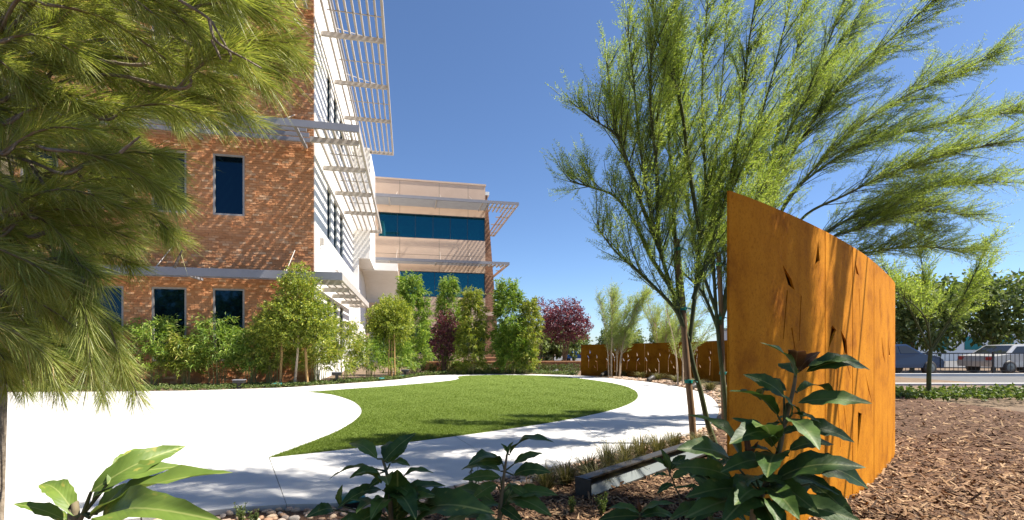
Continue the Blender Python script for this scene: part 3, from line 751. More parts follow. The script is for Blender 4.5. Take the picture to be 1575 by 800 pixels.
near_cv = Curve2([(1.06,2.36),(1.29,2.53),(1.79,2.94),(2.38,3.47),(3.0,4.07),(3.84,4.95),(4.56,5.74),(5.02,6.35),(5.3,6.85)])
nw = empty('tall_rust_wall', (1.06, 2.36, 0)); tag(nw, 'tall curved rusted steel wall with reed cut-outs beside the trees', 'wall')
def P2(px, py):
    h = near_cv.hit(px); return (h[0], CAMH-(py-HY)/FOC*h[1])
O1 = lambda x, y: P2(1110+x/2.859, 280+y/2.859)
O6 = lambda x, y: P2(1090+x/2.858, 520+y/2.858)
def slit(a, b, w0=.010, w1=.010):
    w0 = max(w0, .014); w1 = max(w1, .007)
    a = np.array(a); b = np.array(b); d = unit(b-a); n = np.array([-d[1], d[0]])
    return [a-n*w0/2, a+n*w0/2, b+n*w1/2, b-n*w1/2]
holes = [[O1(262,362),O1(300,425),O1(316,476),O1(288,452)], slit(O1(284,476),O1(266,690),.009),
  [O1(420,260),O1(426,345),O1(404,386)], slit(O1(430,345),O1(453,420),.014),
  slit(O1(459,438),O1(440,650),.013), [O1(480,628),O1(499,650),O1(470,722),O1(457,786)], [O1(519,650),O1(545,700),O1(551,782),O1(534,740)],
  [O1(580,338),O1(600,412),O1(588,402)], slit(O1(574,420),O1(568,455),.012), slit(O1(303,640),O1(318,740),.008), [O1(655,500),O1(666,540),O1(660,572)],
  [O1(698,675),O1(714,790),O1(706,760)], [O1(729,690),O1(737,760),O1(733,770)],
  [O6(653,325),O6(669,332),O6(650,505)], [O6(684,150),O6(716,290),O6(698,230)], slit(O6(760,0),O6(772,110),.012,.004), slit(O6(600,100),O6(622,180),.006,.003), slit(O1(600,470),O1(606,640),.014), slit(O1(690,470),O1(696,600),.016), slit(O6(560,230),O6(575,480),.012), slit(O6(590,300),O6(604,420),.010), slit(O1(345,500),O1(336,700),.009), slit(O1(500,800),O1(505,900),.008)]
seam = [0.0, P2(1267.5, 500)[0], P2(1310, 500)[0], P2(1343, 500)[0], near_cv.L]
for i in range(len(seam)-1):
    steel_panel(near_cv, seam[i]+(.006+.002*i if i else 0), seam[i+1]-.006-.002*i, -.25, lambda s: 1.97, holes, M['corten'], nw)
    if i:
        p = near_cv.pos(seam[i])-near_cv.nor(seam[i])*.036
        box('post', M['cortenfar'], nw, p[0]-.015, p[0]+.015, p[1]-.015, p[1]+.015, -.25, 1.93)
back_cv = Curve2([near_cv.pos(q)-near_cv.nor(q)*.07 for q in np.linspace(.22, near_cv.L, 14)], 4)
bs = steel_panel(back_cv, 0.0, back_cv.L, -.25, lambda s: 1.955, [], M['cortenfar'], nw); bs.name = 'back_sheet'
for o in nw.children: o.location = (-1.06, -2.36, 0)

far_cv = Curve2([(3.02,21.1),(3.9,20.6),(4.9,20.0),(5.9,19.2),(6.8,18.0),(7.5,16.4),(8.05,14.6),(8.45,12.8),(8.6,11.6)])
fw = empty('low_rust_wall', (3.02, 21.1, 0)); tag(fw, 'low rusted steel wall with pale reed cut-outs curving behind the far path', 'wall')
top = lambda s: 1.33+.02*s
fh = []; s_ = .35; rr = random.Random(5)
while s_ < far_cv.L-.3:
    hgt = rr.uniform(.75, 1.12); x = s_; ln = rr.uniform(-.06, .06); y0 = rr.uniform(.12, .4)
    fh.append(slit((x, y0), (x+ln*.6, y0+(hgt-y0)*.62), .022, .022))
    fh.append(slit((x+ln*.6+.01, y0+(hgt-y0)*.66), (x+ln+.07*rr.choice((-1, 1)), hgt-.1), .03, .02))
    tx = x+ln+rr.uniform(-.03, .03); fh.append([(tx-.005, hgt+.16), (tx+.05, hgt+.03), (tx+.01, hgt-.03)])
    if rr.random() < .65:
        bx = x+rr.choice((-1, 1))*.13; by = y0+.25*rr.random()+.1; fh.append([(bx-.05, by+.16), (bx+.03, by+.04), (bx+.045, by), (bx-.01, by+.03)])
    s_ += rr.uniform(.36, .58)
edges = np.linspace(0, far_cv.L, 9)
def clear(s):                                       # keep the seams between reeds
    for d in np.linspace(0, .3, 16):
        for g_ in (d, -d):
            if all(not (min(p[0] for p in h)-.02 < s+g_ < max(p[0] for p in h)+.02) for h in fh): return s+g_
    return s
edges = [0]+[clear(s) for s in edges[1:-1]]+[far_cv.L]
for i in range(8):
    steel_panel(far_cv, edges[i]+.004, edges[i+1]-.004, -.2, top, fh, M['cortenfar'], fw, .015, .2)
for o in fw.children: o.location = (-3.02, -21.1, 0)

# ------------------------------------------------------------------ plants: builders
def crown_obj(name, VF, mat, parent):
    V = np.concatenate([v for v, f in VF]); n = 0; F = []
    for v, f in VF: F.append(f+n); n += len(v)
    return link(name, npmesh(name, V, np.concatenate(F), mat), parent)
def perp(D):
    r = rng.normal(size=D.shape); return unit(np.cross(D, r))
def feather(name, label, base, limbs, mat, nsec=15, ntw=8, npin=15, seclen=.9, twlen=.36, pin=.062, pw=.0034, wind=(.25, 0, .1), start=.28, r0=.024, bark='greenbark', group=None, cat='tree', trunk_r=None):
    e = empty(name, (base[0], base[1], 0)); tag(e, label, cat, group)
    off = np.array([base[0], base[1], 0]); wood = Acc(); wind = np.array(wind)
    TB_, TD, TL = [], [], []
    for li, L in enumerate(limbs):
        P = catmull(np.array(L, float)-off, 6); n = len(P); tt = np.linspace(0, 1, n)
        if li == 0 and trunk_r: wood.tube(P, trunk_r*(1-.3*tt), 8); continue
        wood.tube(P, r0*(1-tt)**.8+.004, 6, False)
        seg = np.linalg.norm(np.diff(P, axis=0), axis=1).sum()
        for _ in range(max(3, int(nsec*seg/2.6))):
            t = start+(1-start)*rng.random()**.85; i = min(n-2, int(t*(n-1))); f = t*(n-1)-i; p = P[i]*(1-f)+P[i+1]*f
            d = unit(P[i+1]-P[i]); d = unit(d*.9+perp(d)*rng.uniform(.25, .75)+wind*.8+np.array([0, 0, .25]))
            l = seclen*rng.uniform(.5, 1.15)*(1.1-.75*t); k = np.linspace(0, 1, 6)[:, None]
            Q = p+d*l*k+(wind*.35+perp(d)*.12+np.array([0, 0, .05]))*l*k*k
            wood.tube(Q, np.linspace(.0075, .0025, 6), 4, False)
            m = max(2, int(ntw*rng.uniform(.7, 1.3)*l/seclen*1.25)); s = rng.uniform(.08, 1, m)
            idx = np.minimum((s*5).astype(int), 4); fr = (s*5-idx)[:, None]; b = Q[idx]*(1-fr)+Q[idx+1]*fr
            D = unit(Q[idx+1]-Q[idx]); D = unit(D*.85+perp(D)*rng.uniform(.25, .75, (m, 1))+wind*.6+np.array([0, 0, .12]))
            TB_.append(b); TD.append(D); TL.append(twlen*rng.uniform(.5, 1.15, m))
    Bs = np.concatenate(TB_); D = np.concatenate(TD); Ls = np.concatenate(TL); m = len(Bs)
    tv = leaf_arrays(Bs, D, Ls, .0022)
    wood.add(*tv); wood.build('trunk', M[bark], e, True)
    X = perp(D); out = []
    s = (np.arange(npin)+.5)/npin
    s = .06+.94*np.broadcast_to(s, (m, npin))+rng.normal(0, .02, (m, npin))
    P = Bs[:, None]+D[:, None]*(Ls[:, None]*s)[..., None]
    for sg in (-1, 1):
        dd = D[:, None]*.75+sg*X[:, None]+rng.normal(0, .28, (m, npin, 3))+wind*.5
        l = pin*rng.uniform(.6, 1.2, (m, npin))*(1.15-.6*s)
        out.append(leaf_arrays(P.reshape(-1, 3), dd.reshape(-1, 3), l.ravel(), pw, .05))
    crown_obj('crown', out, M[mat], e)
    return e
def limbs_px(lst, Y):
    r = []
    for pts, dY in lst:
        n = len(pts); r.append([at(p[0], p[1], Y+dY*(i/(n-1))**1.2) for i, p in enumerate(pts)])
    return r
def stake(label, base, top_, r, mat='stake', ties=(), group='wooden tree stakes'):
    base = np.array(base); top_ = np.array(top_); e = empty('tree_stake', tuple(base)); tag(e, label, 'stake', group)
    d = top_-base; k = np.linspace(0, 1, 7)[:, None]; P = d*k; P[:, 0] += .006*np.sin(np.arange(7)*1.9)
    P = np.concatenate([[-unit(d)*.15], P]); q = Acc(); q.tube(P, np.concatenate([[r*1.05], np.linspace(r*1.05, r*.9, 7)]), 8); q.build('pole', M[mat], e, True)
    for t in ties:
        c = d*t; V, F = lathe([(r*1.02, -.022), (r*1.28, -.02), (r*1.28, .02), (r*1.02, .022)], 10); 
        o = link('tie', npmesh('tie', V+c, F, M['tie']), e)
        q = Acc(); q.tube([c+np.array([r, 0, 0]), c+np.array([r+.03, .01, .012]), c+np.array([r+.075, .0, -.01])], [.011, .009, .006], 6); q.build('tie', M['tie'], e)
    return e

# ------------------------------------------------------------------ feathery trees on the right
T1 = limbs_px([([(1100,684),(1088,648),(1077,600),(1066,560),(1058,518)], 0),
  ([(1060,528),(1032,441),(1015,385),(1000,325),(985,230),(975,130),(966,55)], -.3), ([(1040,455),(1001,395),(975,340),(945,302),(915,290),(878,280)], .3),
  ([(1015,385),(985,310),(962,240),(945,206),(908,182)], -.5), ([(1061,525),(1071,434),(1078,367),(1085,290),(1080,150),(1084,60),(1092,-30)], .4),
  ([(1045,485),(1040,400),(1035,300),(1028,200),(1032,100),(1045,-10)], .6), ([(1050,500),(1034,470),(980,416),(945,385),(916,345)], -.2),
  ([(1066,460),(1100,360),(1125,270),(1140,180),(1150,80),(1165,-20)], .1), ([(1078,367),(1060,260),(1045,150),(1012,60),(1000,-20)], -.7),
  ([(1012,372),(1010,260),(1000,160),(1003,70)], -.9), ([(985,300),(955,225),(940,150),(935,100)], .2)], 6.1)
b1 = gp(1100, 684)
feather('feathery_tree', 'feathery green tree staked nearest the path, left of the rusty wall', b1, T1, 'feather', 38, 13, 17, 1.0, .38, group='feathery trees beside the rusty wall', trunk_r=.036, start=.12)
T2 = limbs_px([([(1118,655),(1114,600),(1107,540),(1102,488)], 0),
  ([(1103,500),(1098,420),(1095,350),(1100,250),(1110,130),(1120,0)], .2), ([(1104,500),(1118,440),(1122,380),(1138,300),(1165,200),(1195,90),(1220,-20)], -.3),
  ([(1102,480),(1075,400),(1060,330),(1045,240),(1020,150)], .5), ([(1106,490),(1135,400),(1170,300),(1215,200),(1260,100),(1300,0)], .3),
  ([(1108,500),(1130,430),(1150,360),(1165,300)], -.8), ([(1104,505),(1080,450),(1050,420),(1020,400)], .6)], 7.5)
feather('feathery_tree', 'feathery green tree with tied stake just left of the rusty wall end', gp(1118, 655), T2, 'feather', 36, 13, 17, 1.1, .40, group='feathery trees beside the rusty wall', trunk_r=.036, start=.1)
T3 = limbs_px([([(1188,640),(1187,520),(1186,400)], 0),
  ([(1186,420),(1192,300),(1235,210),(1300,125),(1399,35),(1470,-30)], -.5), ([(1186,410),(1200,330),(1265,245),(1340,180),(1430,130),(1520,90)], .2),
  ([(1190,430),(1230,340),(1300,300),(1380,262),(1470,235),(1560,215)], -.6), ([(1186,400),(1185,280),(1200,180),(1225,80),(1242,-30)], .4),
  ([(1190,440),(1250,380),(1320,350),(1400,325),(1480,330)], .6), ([(1190,310),(1210,210),(1262,110),(1330,10)], .8), ([(1188,360),(1225,290),(1330,220),(1450,190),(1560,170)], .9),
  ([(1190,440),(1270,360),(1360,310),(1450,285),(1550,280)], 1.1), ([(1187,430),(1175,350),(1170,280),(1160,200)], .9), ([(1190,450),(1260,412),(1340,388),(1420,380),(1500,388)], 1.5), ([(1190,440),(1240,380),(1300,340),(1360,330),(1420,350)], 1.0)], 8.2)
feather('feathery_tree', 'wind-swept feathery tree rising behind the rusty wall and leaning right', gp(1188, 640), T3, 'feather', 42, 13, 17, 1.3, .46, wind=(.5, 0, -.02), group='feathery trees beside the rusty wall', trunk_r=.06)
def V3(*p): return [np.array(q, float) for q in p]
T4 = [V3((5.2,2.7,-.1),(5.15,2.7,.8),(5.05,2.65,1.6)),
  V3((5.05,2.65,1.5),(4.6,2.6,2.6),(3.7,2.6,3.5),(2.7,2.5,4.0)), V3((5.05,2.65,1.5),(4.5,2.4,2.8),(3.4,2.3,3.8),(2.3,2.1,4.3),(1.2,2.1,4.7)), V3((5.05,2.65,1.5),(4.6,2.6,2.4),(3.6,2.4,3.1),(2.6,2.4,3.5)),
  V3((5.05,2.65,1.5),(4.7,2.2,2.6),(3.8,1.9,3.3),(2.9,1.8,3.8),(1.9,1.9,4.1)), V3((4.6,2.6,2.6),(4.1,2.9,3.5),(3.4,3.0,4.0),(2.7,2.9,4.3)),
  V3((5.15,2.7,2.8),(5.0,3.4,4.8),(3.6,4.2,5.9),(2.1,4.5,6.2),(1.0,4.6,6.3)), V3((5.15,2.7,2.8),(4.9,3.3,4.8),(3.4,3.7,5.6),(2.2,3.9,6.0),(1.2,4.0,6.1)), V3((4.6,2.6,2.6),(3.9,2.5,3.2),(3.1,2.4,3.5),(2.5,2.3,3.7)), V3((5.15,2.7,2.8),(5.1,4.2,5.2),(4.0,5.0,6.0),(2.9,5.2,6.3)),
  V3((4.5,2.4,2.8),(3.7,2.8,3.9),(3.0,2.9,4.3),(2.2,2.9,4.6)), V3((5.15,2.7,2.8),(5.0,3.2,4.5),(4.4,3.7,5.2),(3.5,3.9,5.5)), V3((5.0,3.2,4.5),(4.7,4.0,5.2),(4.2,4.5,5.7),(3.5,4.8,6.0)), V3((4.4,3.7,5.2),(3.9,3.4,5.3),(3.3,3.3,5.4),(2.6,3.3,5.5))]
feather('feathery_tree', 'feathery tree nearest to the viewer, out of view, its crown shaped to shade the wall', (5.2, 2.7), T4, 'feather', 62, 15, 15, .95, .36, .07, .0048, wind=(.1, 0, .05), group='feathery trees beside the rusty wall', trunk_r=.06, start=.42)  # tree out of view; limbs shaped to throw shade on wall, bed and path
feather('feathery_tree', 'feathery tree standing behind the far right end of the tall rusty wall', (10.4, 12.0), [[np.array([10.4, 12.0, 0])+np.array(q) for q in L] for L in ([(0,0,-.1),(0,0,.6),(.05,0,1.2)], [(.05,0,1.1),(-.5,0,2.2),(-1.1,.1,3.3)], [(.05,0,1.1),(.1,.2,2.4),(0,.3,4.0)], [(.05,0,1.1),(.7,0,2.1),(1.4,0,3.2)], [(.05,0,1.2),(.4,-.4,2.3),(.7,-.8,3.6)], [(.05,0,1.2),(-.4,-.3,2.0),(-1.3,-.5,2.6)])], 'feather', 26, 9, 11, .95, .42, .10, .008, group='feathery trees beside the rusty wall', trunk_r=.06)
stake('brown wooden stake tied to the feathery tree nearest the path', (*gp(1067, 682), 0), at(1041, 368, 6.15), .040, 'stakedark', (.30, .655, .95))
stake('brown wooden stake tied to the feathery tree beside the rusty wall end', (*gp(1114, 652), 0), at(1106, 388, 7.45), .040, 'stakedark', (.30, .62, .93))

def feather_auto(label, base, H, spread, ns, mat='featherpale', lean=(0, 0), bark='palebark', nsec=11, group='feathery trees beside the far path', seed=0):
    r = np.random.default_rng(seed); L = []
    for k in range(ns):
        a = 2*math.pi*k/ns+r.uniform(-.4, .4); rad = spread*r.uniform(.5, 1); h = H*r.uniform(.75, 1)
        b0 = np.array([base[0]+.16*ns/4*math.cos(a), base[1]+.1*math.sin(a), -.05])
        dx, dy = rad*math.cos(a)+lean[0], rad*math.sin(a)*.8+lean[1]
        L.append([b0, b0+np.array([dx*.08, dy*.08, h*.3]), b0+np.array([dx*.4, dy*.4, h*.65]), b0+np.array([dx, dy, h])])
    return feather('feathery_tree', label, base, L, mat, nsec, 8, 9, 1.1, .45, .11, .008, (.25, 0, .0), .3, .024, bark, group)
feather_auto('pale feathery multi-stemmed tree in front of the low rusty wall', gp(945, 580), 3.6, 1.0, 6, nsec=40, seed=3, lean=(.35, 0))
feather_auto('pale feathery tree seen over the middle of the low rusty wall', (7.2, 22.5), 3.8, 1.6, 7, seed=8, lean=(.2, 0), nsec=32)
feather_auto('pale feathery shrub tree between the stakes and the low rusty wall', gp(1050, 592), 2.6, .8, 4, seed=12, nsec=8)

# ------------------------------------------------------------------ pine reaching in on the left
def pine():
    e = empty('pine_tree', (-3.3, 2.9, 0)); tag(e, 'long-needled pine branches hanging in at the left edge', 'tree')
    off = np.array([-3.3, 2.9, 0]); wood = Acc()
    k = np.linspace(0, 1, 9)[:, None]
    wood.tube(np.array([0, 0, -.1])+np.array([.15, .1, 5.6])*k, np.linspace(.17, .10, 9), 8)
    xr = lambda y: np.interp(y, [-60,0,50,110,150,190,215,240,300,340,380,400,430,450,500,550,600,630,655], [462,474,486,484,462,415,352,285,292,310,288,240,190,168,165,180,205,228,222])
    tips = []
    r = random.Random(3)
    y = -70
    while y < 650:
        x = xr(y)-r.uniform(0, 14); first = True
        while x > -120:
            Yd = r.uniform(1.75, 2.5) if first else r.uniform(1.7, 3.0)
            ang = r.uniform(-14, 30) if y < 420 else r.uniform(8, 50)
            if y > 590: ang = r.uniform(35, 70)
            tips.append((x, y+r.uniform(-16, 16), Yd, ang, first)); first = False
            x -= r.uniform(48, 80)
        y += 25
    NB, ND, NL = [], [], []
    hubs = [np.array([-3.2, 2.9, z]) for z in np.linspace(.9, 4.6, 16)]
    for i, (x, y, Yd, ang, first) in enumerate(tips):
        tip = at(x, y, Yd); a = R(ang); L = r.uniform(.30, .5)
        back_ = np.array([-math.cos(a), r.uniform(-.2, .45), math.sin(a)]); back_ = unit(back_)
        tip = tip-(-back_)*.10
        b = tip+back_*L; c = np.linspace(0, 1, 6)[:, None]
        Q = b*(1-c)+tip*c+np.array([0, 0, .05])*(np.sin(c*math.pi))
        wood.tube(Q-off, np.linspace(.0075, .003, 6), 4, False)
        if True:
            h = min(hubs, key=lambda q: abs(q[2]-(b[2]+.5))); mid_ = (h*.35+b*.65)+np.array([0, 0, .18*r.random()])
            wood.tube(catmull(np.array([h, mid_, b, Q[1]]), 5)-off, np.linspace(.009, .005, 16), 5, False)
        n = int(540*L/.4); s = rng.uniform(0, 1, n)**.8; idx = np.minimum((s*5).astype(int), 4); f = (s*5-idx)[:, None]
        p = Q[idx]*(1-f)+Q[idx+1]*f; D = unit(Q[idx+1]-Q[idx])
        fas = perp(D)                                    # bundles of three needles share a direction
        grp = np.arange(n)//3*3; fas = fas[grp]; p = p[grp]; D = D[grp]
        dd = unit(D*rng.uniform(.75, 1.25, (n, 1))+fas*rng.uniform(.35, .75, (n, 1))+rng.normal(0, .09, (n, 3))+np.array([0, 0, -.16]))
        NB.append(p-off); ND.append(dd); NL.append(rng.uniform(.11, .19, n))
    NB = np.concatenate(NB); ND = np.concatenate(ND); NL = np.concatenate(NL)
    crown_obj('needles', [leaf_arrays(NB, ND, NL, .0012, .02, .10)], M['needle'], e)
    # bare pale twigs
    for pts, Yd in (([(275,0),(320,28),(335,50),(355,85),(352,95)], 1.7), ([(322,30),(330,60),(353,78),(372,88),(402,105)], 1.68), ([(326,62),(335,80),(340,92)], 1.69), ([(452,-10),(455,12)], 2.0), ([(268,412),(280,385)], 1.8), ([(185,235),(215,210)], 1.66)):
        P = np.array([at(px, py, Yd) for px, py in pts])-off; wood.tube(catmull(P, 4), np.linspace(.006, .0028, 4*(len(P)-1)+1), 5, False)
    wood.build('branches', M['pinebark'], e, True)
pine()

# ------------------------------------------------------------------ shrubs and small trees along the building
def spray_leaves(C, D, n, sl, L, W, droop=.15, wid=.55):
    m = len(C); s = rng.uniform(.1, 1, (m, n)); D = unit(D)
    P = C[:, None]+D[:, None]*(sl*s)[..., None]+rng.normal(0, sl*.13, (m, n, 3))
    d = D[:, None]*.8+rng.normal(0, wid, (m, n, 3))+np.array([0, 0, -.25])
    return leaf_arrays(P.reshape(-1, 3), d.reshape(-1, 3), L*rng.uniform(.6, 1.2, m*n), W*rng.uniform(.7, 1.2, m*n), .12, droop)
def bamboo(name, label, base, H, rad, nspray, mat='bamboo', nc=9, per=22, L=.19, W=.021, prof=None, lean=(0, 0), group=None, cat='bamboo', low=.08):
    base = np.array(base[:2]); e = empty(name, (base[0], base[1], 0)); tag(e, label, cat, group)
    wood = Acc(); tops = []
    for k in range(nc):
        a = rng.uniform(0, 6.28); q = rad*.35*rng.random(); h = H*rng.uniform(.7, 1.0)
        b = np.array([q*math.cos(a), q*math.sin(a), -.05]); o = np.array([lean[0]+rad*.55*math.cos(a)*rng.random(), lean[1]+rad*.55*math.sin(a)*rng.random(), h])
        kk = np.linspace(0, 1, 6)[:, None]; P = b+o*kk*np.array([1, 1, 0])*kk+np.array([0, 0, 1])*h*kk
        wood.tube(P, np.linspace(.012, .004, 6), 5, False); tops.append(P)
    wood.build('stems', M['culm'], e, True)
    prof = prof or (lambda z: .45+.75*np.sin(np.clip(z, 0, 1)**.75*math.pi*.92+.12))
    n = int(nspray*(1.25 if cat == 'shrub' else 1.8)); z = low+(1-low)*rng.random(n)**.92; a = rng.uniform(0, 2*math.pi, n)
    lump = 1+.32*np.sin(a*3+z*9+rng.uniform(0, 6))+.22*np.sin(a*5-z*14)
    rr_ = rad*prof(z)*lump*np.sqrt(rng.uniform(.03, 1, n))*.82
    C = np.stack([rr_*np.cos(a)+lean[0]*z*z, rr_*np.sin(a)+lean[1]*z*z, z*H], 1)
    D = np.stack([np.cos(a), np.sin(a), rng.uniform(-.3, .9, n)], 1)+rng.normal(0, .3, (n, 3))
    crown_obj('foliage', [spray_leaves(C, D, per, min(.32, rad*.5), L, W)], M[mat], e)
    return e
colp = lambda z: np.interp(z, [0, .1, .3, .55, .75, .9, 1], [.35, .75, 1.0, .95, .72, .6, .35])
bamboo('bamboo_clump', 'tall dark bamboo column just right of the clipped ball tree', gp(640, 577), 4.25, .62, 230, 'bamboo', prof=colp, lean=(-.25, 0), group='bamboo columns at the far edge', per=24)
bamboo('bamboo_clump', 'tall bamboo column in front of the dark red plum', (-2.98, 23.2), 4.45, .55, 190, 'bamboo', prof=colp, lean=(-.1, 0), group='bamboo columns at the far edge', per=22)
bamboo('bamboo_clump', 'yellow-green bamboo column in front of the brick corner pier', (-1.80, 22.0), 3.75, .58, 210, 'bambooyellow', prof=colp, group='bamboo columns at the far edge', per=22)
bamboo('bamboo_clump', 'widest bamboo clump standing alone right of the tan wing', (.0, 22.2), 4.15, .78, 300, 'bamboo', prof=colp, lean=(-.25, 0), group='bamboo columns at the far edge', per=24)
bamboo('bamboo_clump', 'yellow-green bamboo lobe right of the widest bamboo clump', (.70, 22.0), 3.35, .48, 130, 'bambooyellow', prof=colp, lean=(.15, 0), group='bamboo columns at the far edge', per=22)
shp = [(235, 592, 2.05, .8, 0, 'leftmost bamboo shrub under the brick windows, by the pine'), (285, 592, 1.5, .62, 1, 'bamboo shrub below the left ground floor window'), (335, 591, 2.1, .7, 0, 'bamboo shrub below the right ground floor window'),
       (385, 590, 1.7, .62, 0, 'bamboo shrub just left of the staked tree'), (418, 588, 2.0, .7, 1, 'bamboo shrub behind the left stake of the staked tree'), (490, 586, 1.7, .7, 1, 'golden bamboo shrub right of the staked tree'),
       (527, 583, 2.05, .8, 1, 'bright bamboo shrub behind the box-topped path light'), (566, 580, 1.45, .7, 0, 'bamboo shrub just left of the clipped ball tree'), (612, 577, 1.3, .6, 0, 'bamboo shrub behind the ball tree stakes'),
       (140, 594, 2.0, .9, 0, 'bamboo shrub against the brick at the far left edge'), (60, 595, 1.9, .9, 1, 'bamboo shrub behind the pine trunk at the far left')]
for px, py, H, rd, c, lb in shp:
    yb = {490: 16.3, 527: 17.2, 566: 18.2, 612: 19.6}.get(px, 15.35+(px-235)*.0018); b = np.array([(px-CX)/FOC*yb, yb]); bamboo('bamboo_shrub', lb, b, H, rd, 150, 'bambooyellow' if c else 'bamboo', 12, 18, .17, .016, group='bamboo shrubs along the building', cat='shrub', low=.28)

def round_tree(name, label, base, blobs, n, mat, L, W, trunk, bark, group=None, cat='tree', clump=.12, sl=.16, per=9):
    base = np.array(base[:2]); e = empty(name, (base[0], base[1], 0)); tag(e, label, cat, group)
    wood = Acc()
    for P, r0, r1 in trunk: Pc = catmull(np.array(P, float), 4); wood.tube(Pc, np.linspace(r0, r1, len(Pc)), 7, False)
    wood.build('trunk', M[bark], e, True)
    vol = np.array([b[3]*b[4]*b[5] for b in blobs])**.8; cnt = (vol/vol.sum()*n/per).astype(int)+1
    out = []
    for b, m in zip(blobs, cnt):
        d = sph(m); q = rng.uniform(.25, 1, (m, 1))**.5; ph = rng.uniform(0, 6)
        lump = 1+.14*np.sin(d[:, :1]*6+ph)*np.cos(d[:, 1:2]*7+ph)+.12*np.sin(d[:, 2:]*9+ph*2)
        C = np.array(b[:3])+d*q*lump*np.array(b[3:6]); D = d+np.array([0, 0, .35])+rng.normal(0, .35, (m, 3))
        out.append(spray_leaves(C, D, per, sl, L, W, .1, .7))
    crown_obj('crown', out, M[mat], e); return e
bt = gp(601, 582)
round_tree('clipped_ball_tree', 'small round clipped tree on three slim stakes', bt, [(0, 0, 2.25, .84, .84, .80), (.1, 0, 2.6, .60, .60, .52), (-.05, 0, 1.95, .74, .74, .5)], 26000, 'shrubleaf', .085, .017,
           [([(0, 0, -.1), (.01, 0, .8), (0, .01, 1.6), (0, 0, 2.2)], .03, .02), ([(0, 0, 1.5), (.3, 0, 1.9), (.45, .1, 2.3)], .014, .006), ([(0, 0, 1.5), (-.3, .1, 1.9), (-.45, 0, 2.3)], .014, .006)], 'bark')
for k, (px, lb) in enumerate(((597.5, 'left'), (602.5, 'middle'), (607.5, 'right'))):
    b = gp(px, 583.2-(k % 2)*.8); stake(f'{lb} of the three slim pale stakes under the ball tree', (*b, 0), (b[0]+.03*(1-k), b[1], 1.75), .026)
lt = gp(455, 593)
round_tree('staked_tree', 'bushy yellow-green young tree with pale trunk between two stakes', lt, [(.05, .1, 2.75, .70, .6, .70), (-.05, 0, 2.15, 1.0, .75, .62), (-.75, 0, 1.85, .5, .5, .42), (.6, .1, 2.15, .6, .5, .5), (.1, 0, 3.3, .42, .4, .5), (.75, 0, 1.6, .42, .4, .4), (-.2, .1, 1.55, .7, .6, .35)], 26000, 'shrubleaf', .085, .018,
           [([(-.05, 0, -.1), (.02, 0, .6), (.07, 0, 1.3), (.05, 0, 2.4), (.05, 0, 3.2)], .045, .014), ([(.07, 0, 1.2), (-.3, .1, 1.7), (-.7, .1, 2.0)], .02, .007), ([(.07, 0, 1.3), (.4, .1, 1.8), (.7, .1, 2.2)], .02, .007)], 'palebark')
for px, py, tx, ty, lb in ((431, 593, 434, 528, 'left wooden stake of the bushy staked tree'), (472.5, 592.5, 470, 535, 'right wooden stake of the bushy staked tree')):
    b = gp(px, py); stake(lb, (*b, 0), at(tx, ty, b[1]), .042)

def vase_trunk(n, H, sp, r0=.03, z0=0):
    t = []
    for k in range(n):
        a = 6.28*k/n+rng.uniform(-.3, .3); q = sp*rng.uniform(.5, 1)
        t.append(([(.06*math.cos(a), .06*math.sin(a), z0-.1), (.25*q*math.cos(a), .25*q*math.sin(a), z0+H*.3), (.65*q*math.cos(a), .65*q*math.sin(a), z0+H*.65), (q*math.cos(a), q*math.sin(a), z0+H)], r0, .006))
    return t
round_tree('purple_plum_tree', 'purple-leaved plum tree standing against the sky right of the bamboo', (3.35, 30.5), [(0, 0, 2.75, 1.35, 1.2, 1.05), (.1, 0, 3.5, .95, .9, .72), (-.6, 0, 2.5, .85, .8, .7), (.75, 0, 2.5, .85, .8, .7)], 11000, 'plum', .115, .035, vase_trunk(11, 3.0, 1.1, .03, .2), 'purplebark', 'purple plum trees', sl=.3, per=8)
round_tree('purple_plum_tree', 'dark red plum tree between the two bamboo columns by the tan wing', (-3.2, 22.6), [(0, 0, 1.7, .55, .5, .9), (.15, 0, 2.3, .4, .4, .6), (-.1, 0, 1.2, .5, .5, .6)], 4200, 'plum', .10, .03, vase_trunk(8, 2.8, .6, .025), 'purplebark', 'purple plum trees', sl=.25, per=8)
round_tree('purple_plum_tree', 'thin purple plum half hidden behind the widest bamboo clump', (1.75, 31.5), [(0, 0, 3.1, .9, .9, 1.1), (.2, 0, 3.8, .6, .6, .6)], 2600, 'plum', .11, .032, vase_trunk(6, 3.2, .8, .025, .2), 'purplebark', 'purple plum trees', sl=.3, per=8)

# hedge: one shrub next to the other, in front of the low wall
hx = np.linspace(-4.7, 2.9, 15)
for k, x in enumerate(hx):
    e = empty('hedge_shrub', (x, 23.4+.1*math.sin(k), 0))
    lb = 'dark low hedge shrub in front of the long brick planter wall'
    lb = f'low hedge shrub, number {k+1} from the left, before the long brick planter wall'
    names = ['first', 'second', 'third', 'fourth', 'fifth', 'sixth', 'seventh', 'eighth', 'ninth', 'tenth', 'eleventh', 'twelfth', 'thirteenth', 'fourteenth', 'fifteenth']
    tag(e, f'{names[k]} low hedge shrub from the left before the long brick planter wall', 'shrub', 'low hedge along the far path')
    q = Acc()
    for j in range(5): a = j*1.3; q.tube([(0, 0, -.1), (.12*math.cos(a), .12*math.sin(a), .2), (.2*math.cos(a), .2*math.sin(a), .34)], [.01, .008, .004], 5, False)
    q.build('stems', M['bark'], e)
    m = 95; C = np.stack([rng.uniform(-.34, .34, m), rng.uniform(-.4, .35, m), rng.uniform(.02, .34, m)], 1); D = unit(C*np.array([1, 1, .6])+rng.normal(0, .3, (m, 3))+np.array([0, 0, .2]))
    crown_obj('foliage', [spray_leaves(C, D, 9, .12, .07, .017)], M['hedge'], e)
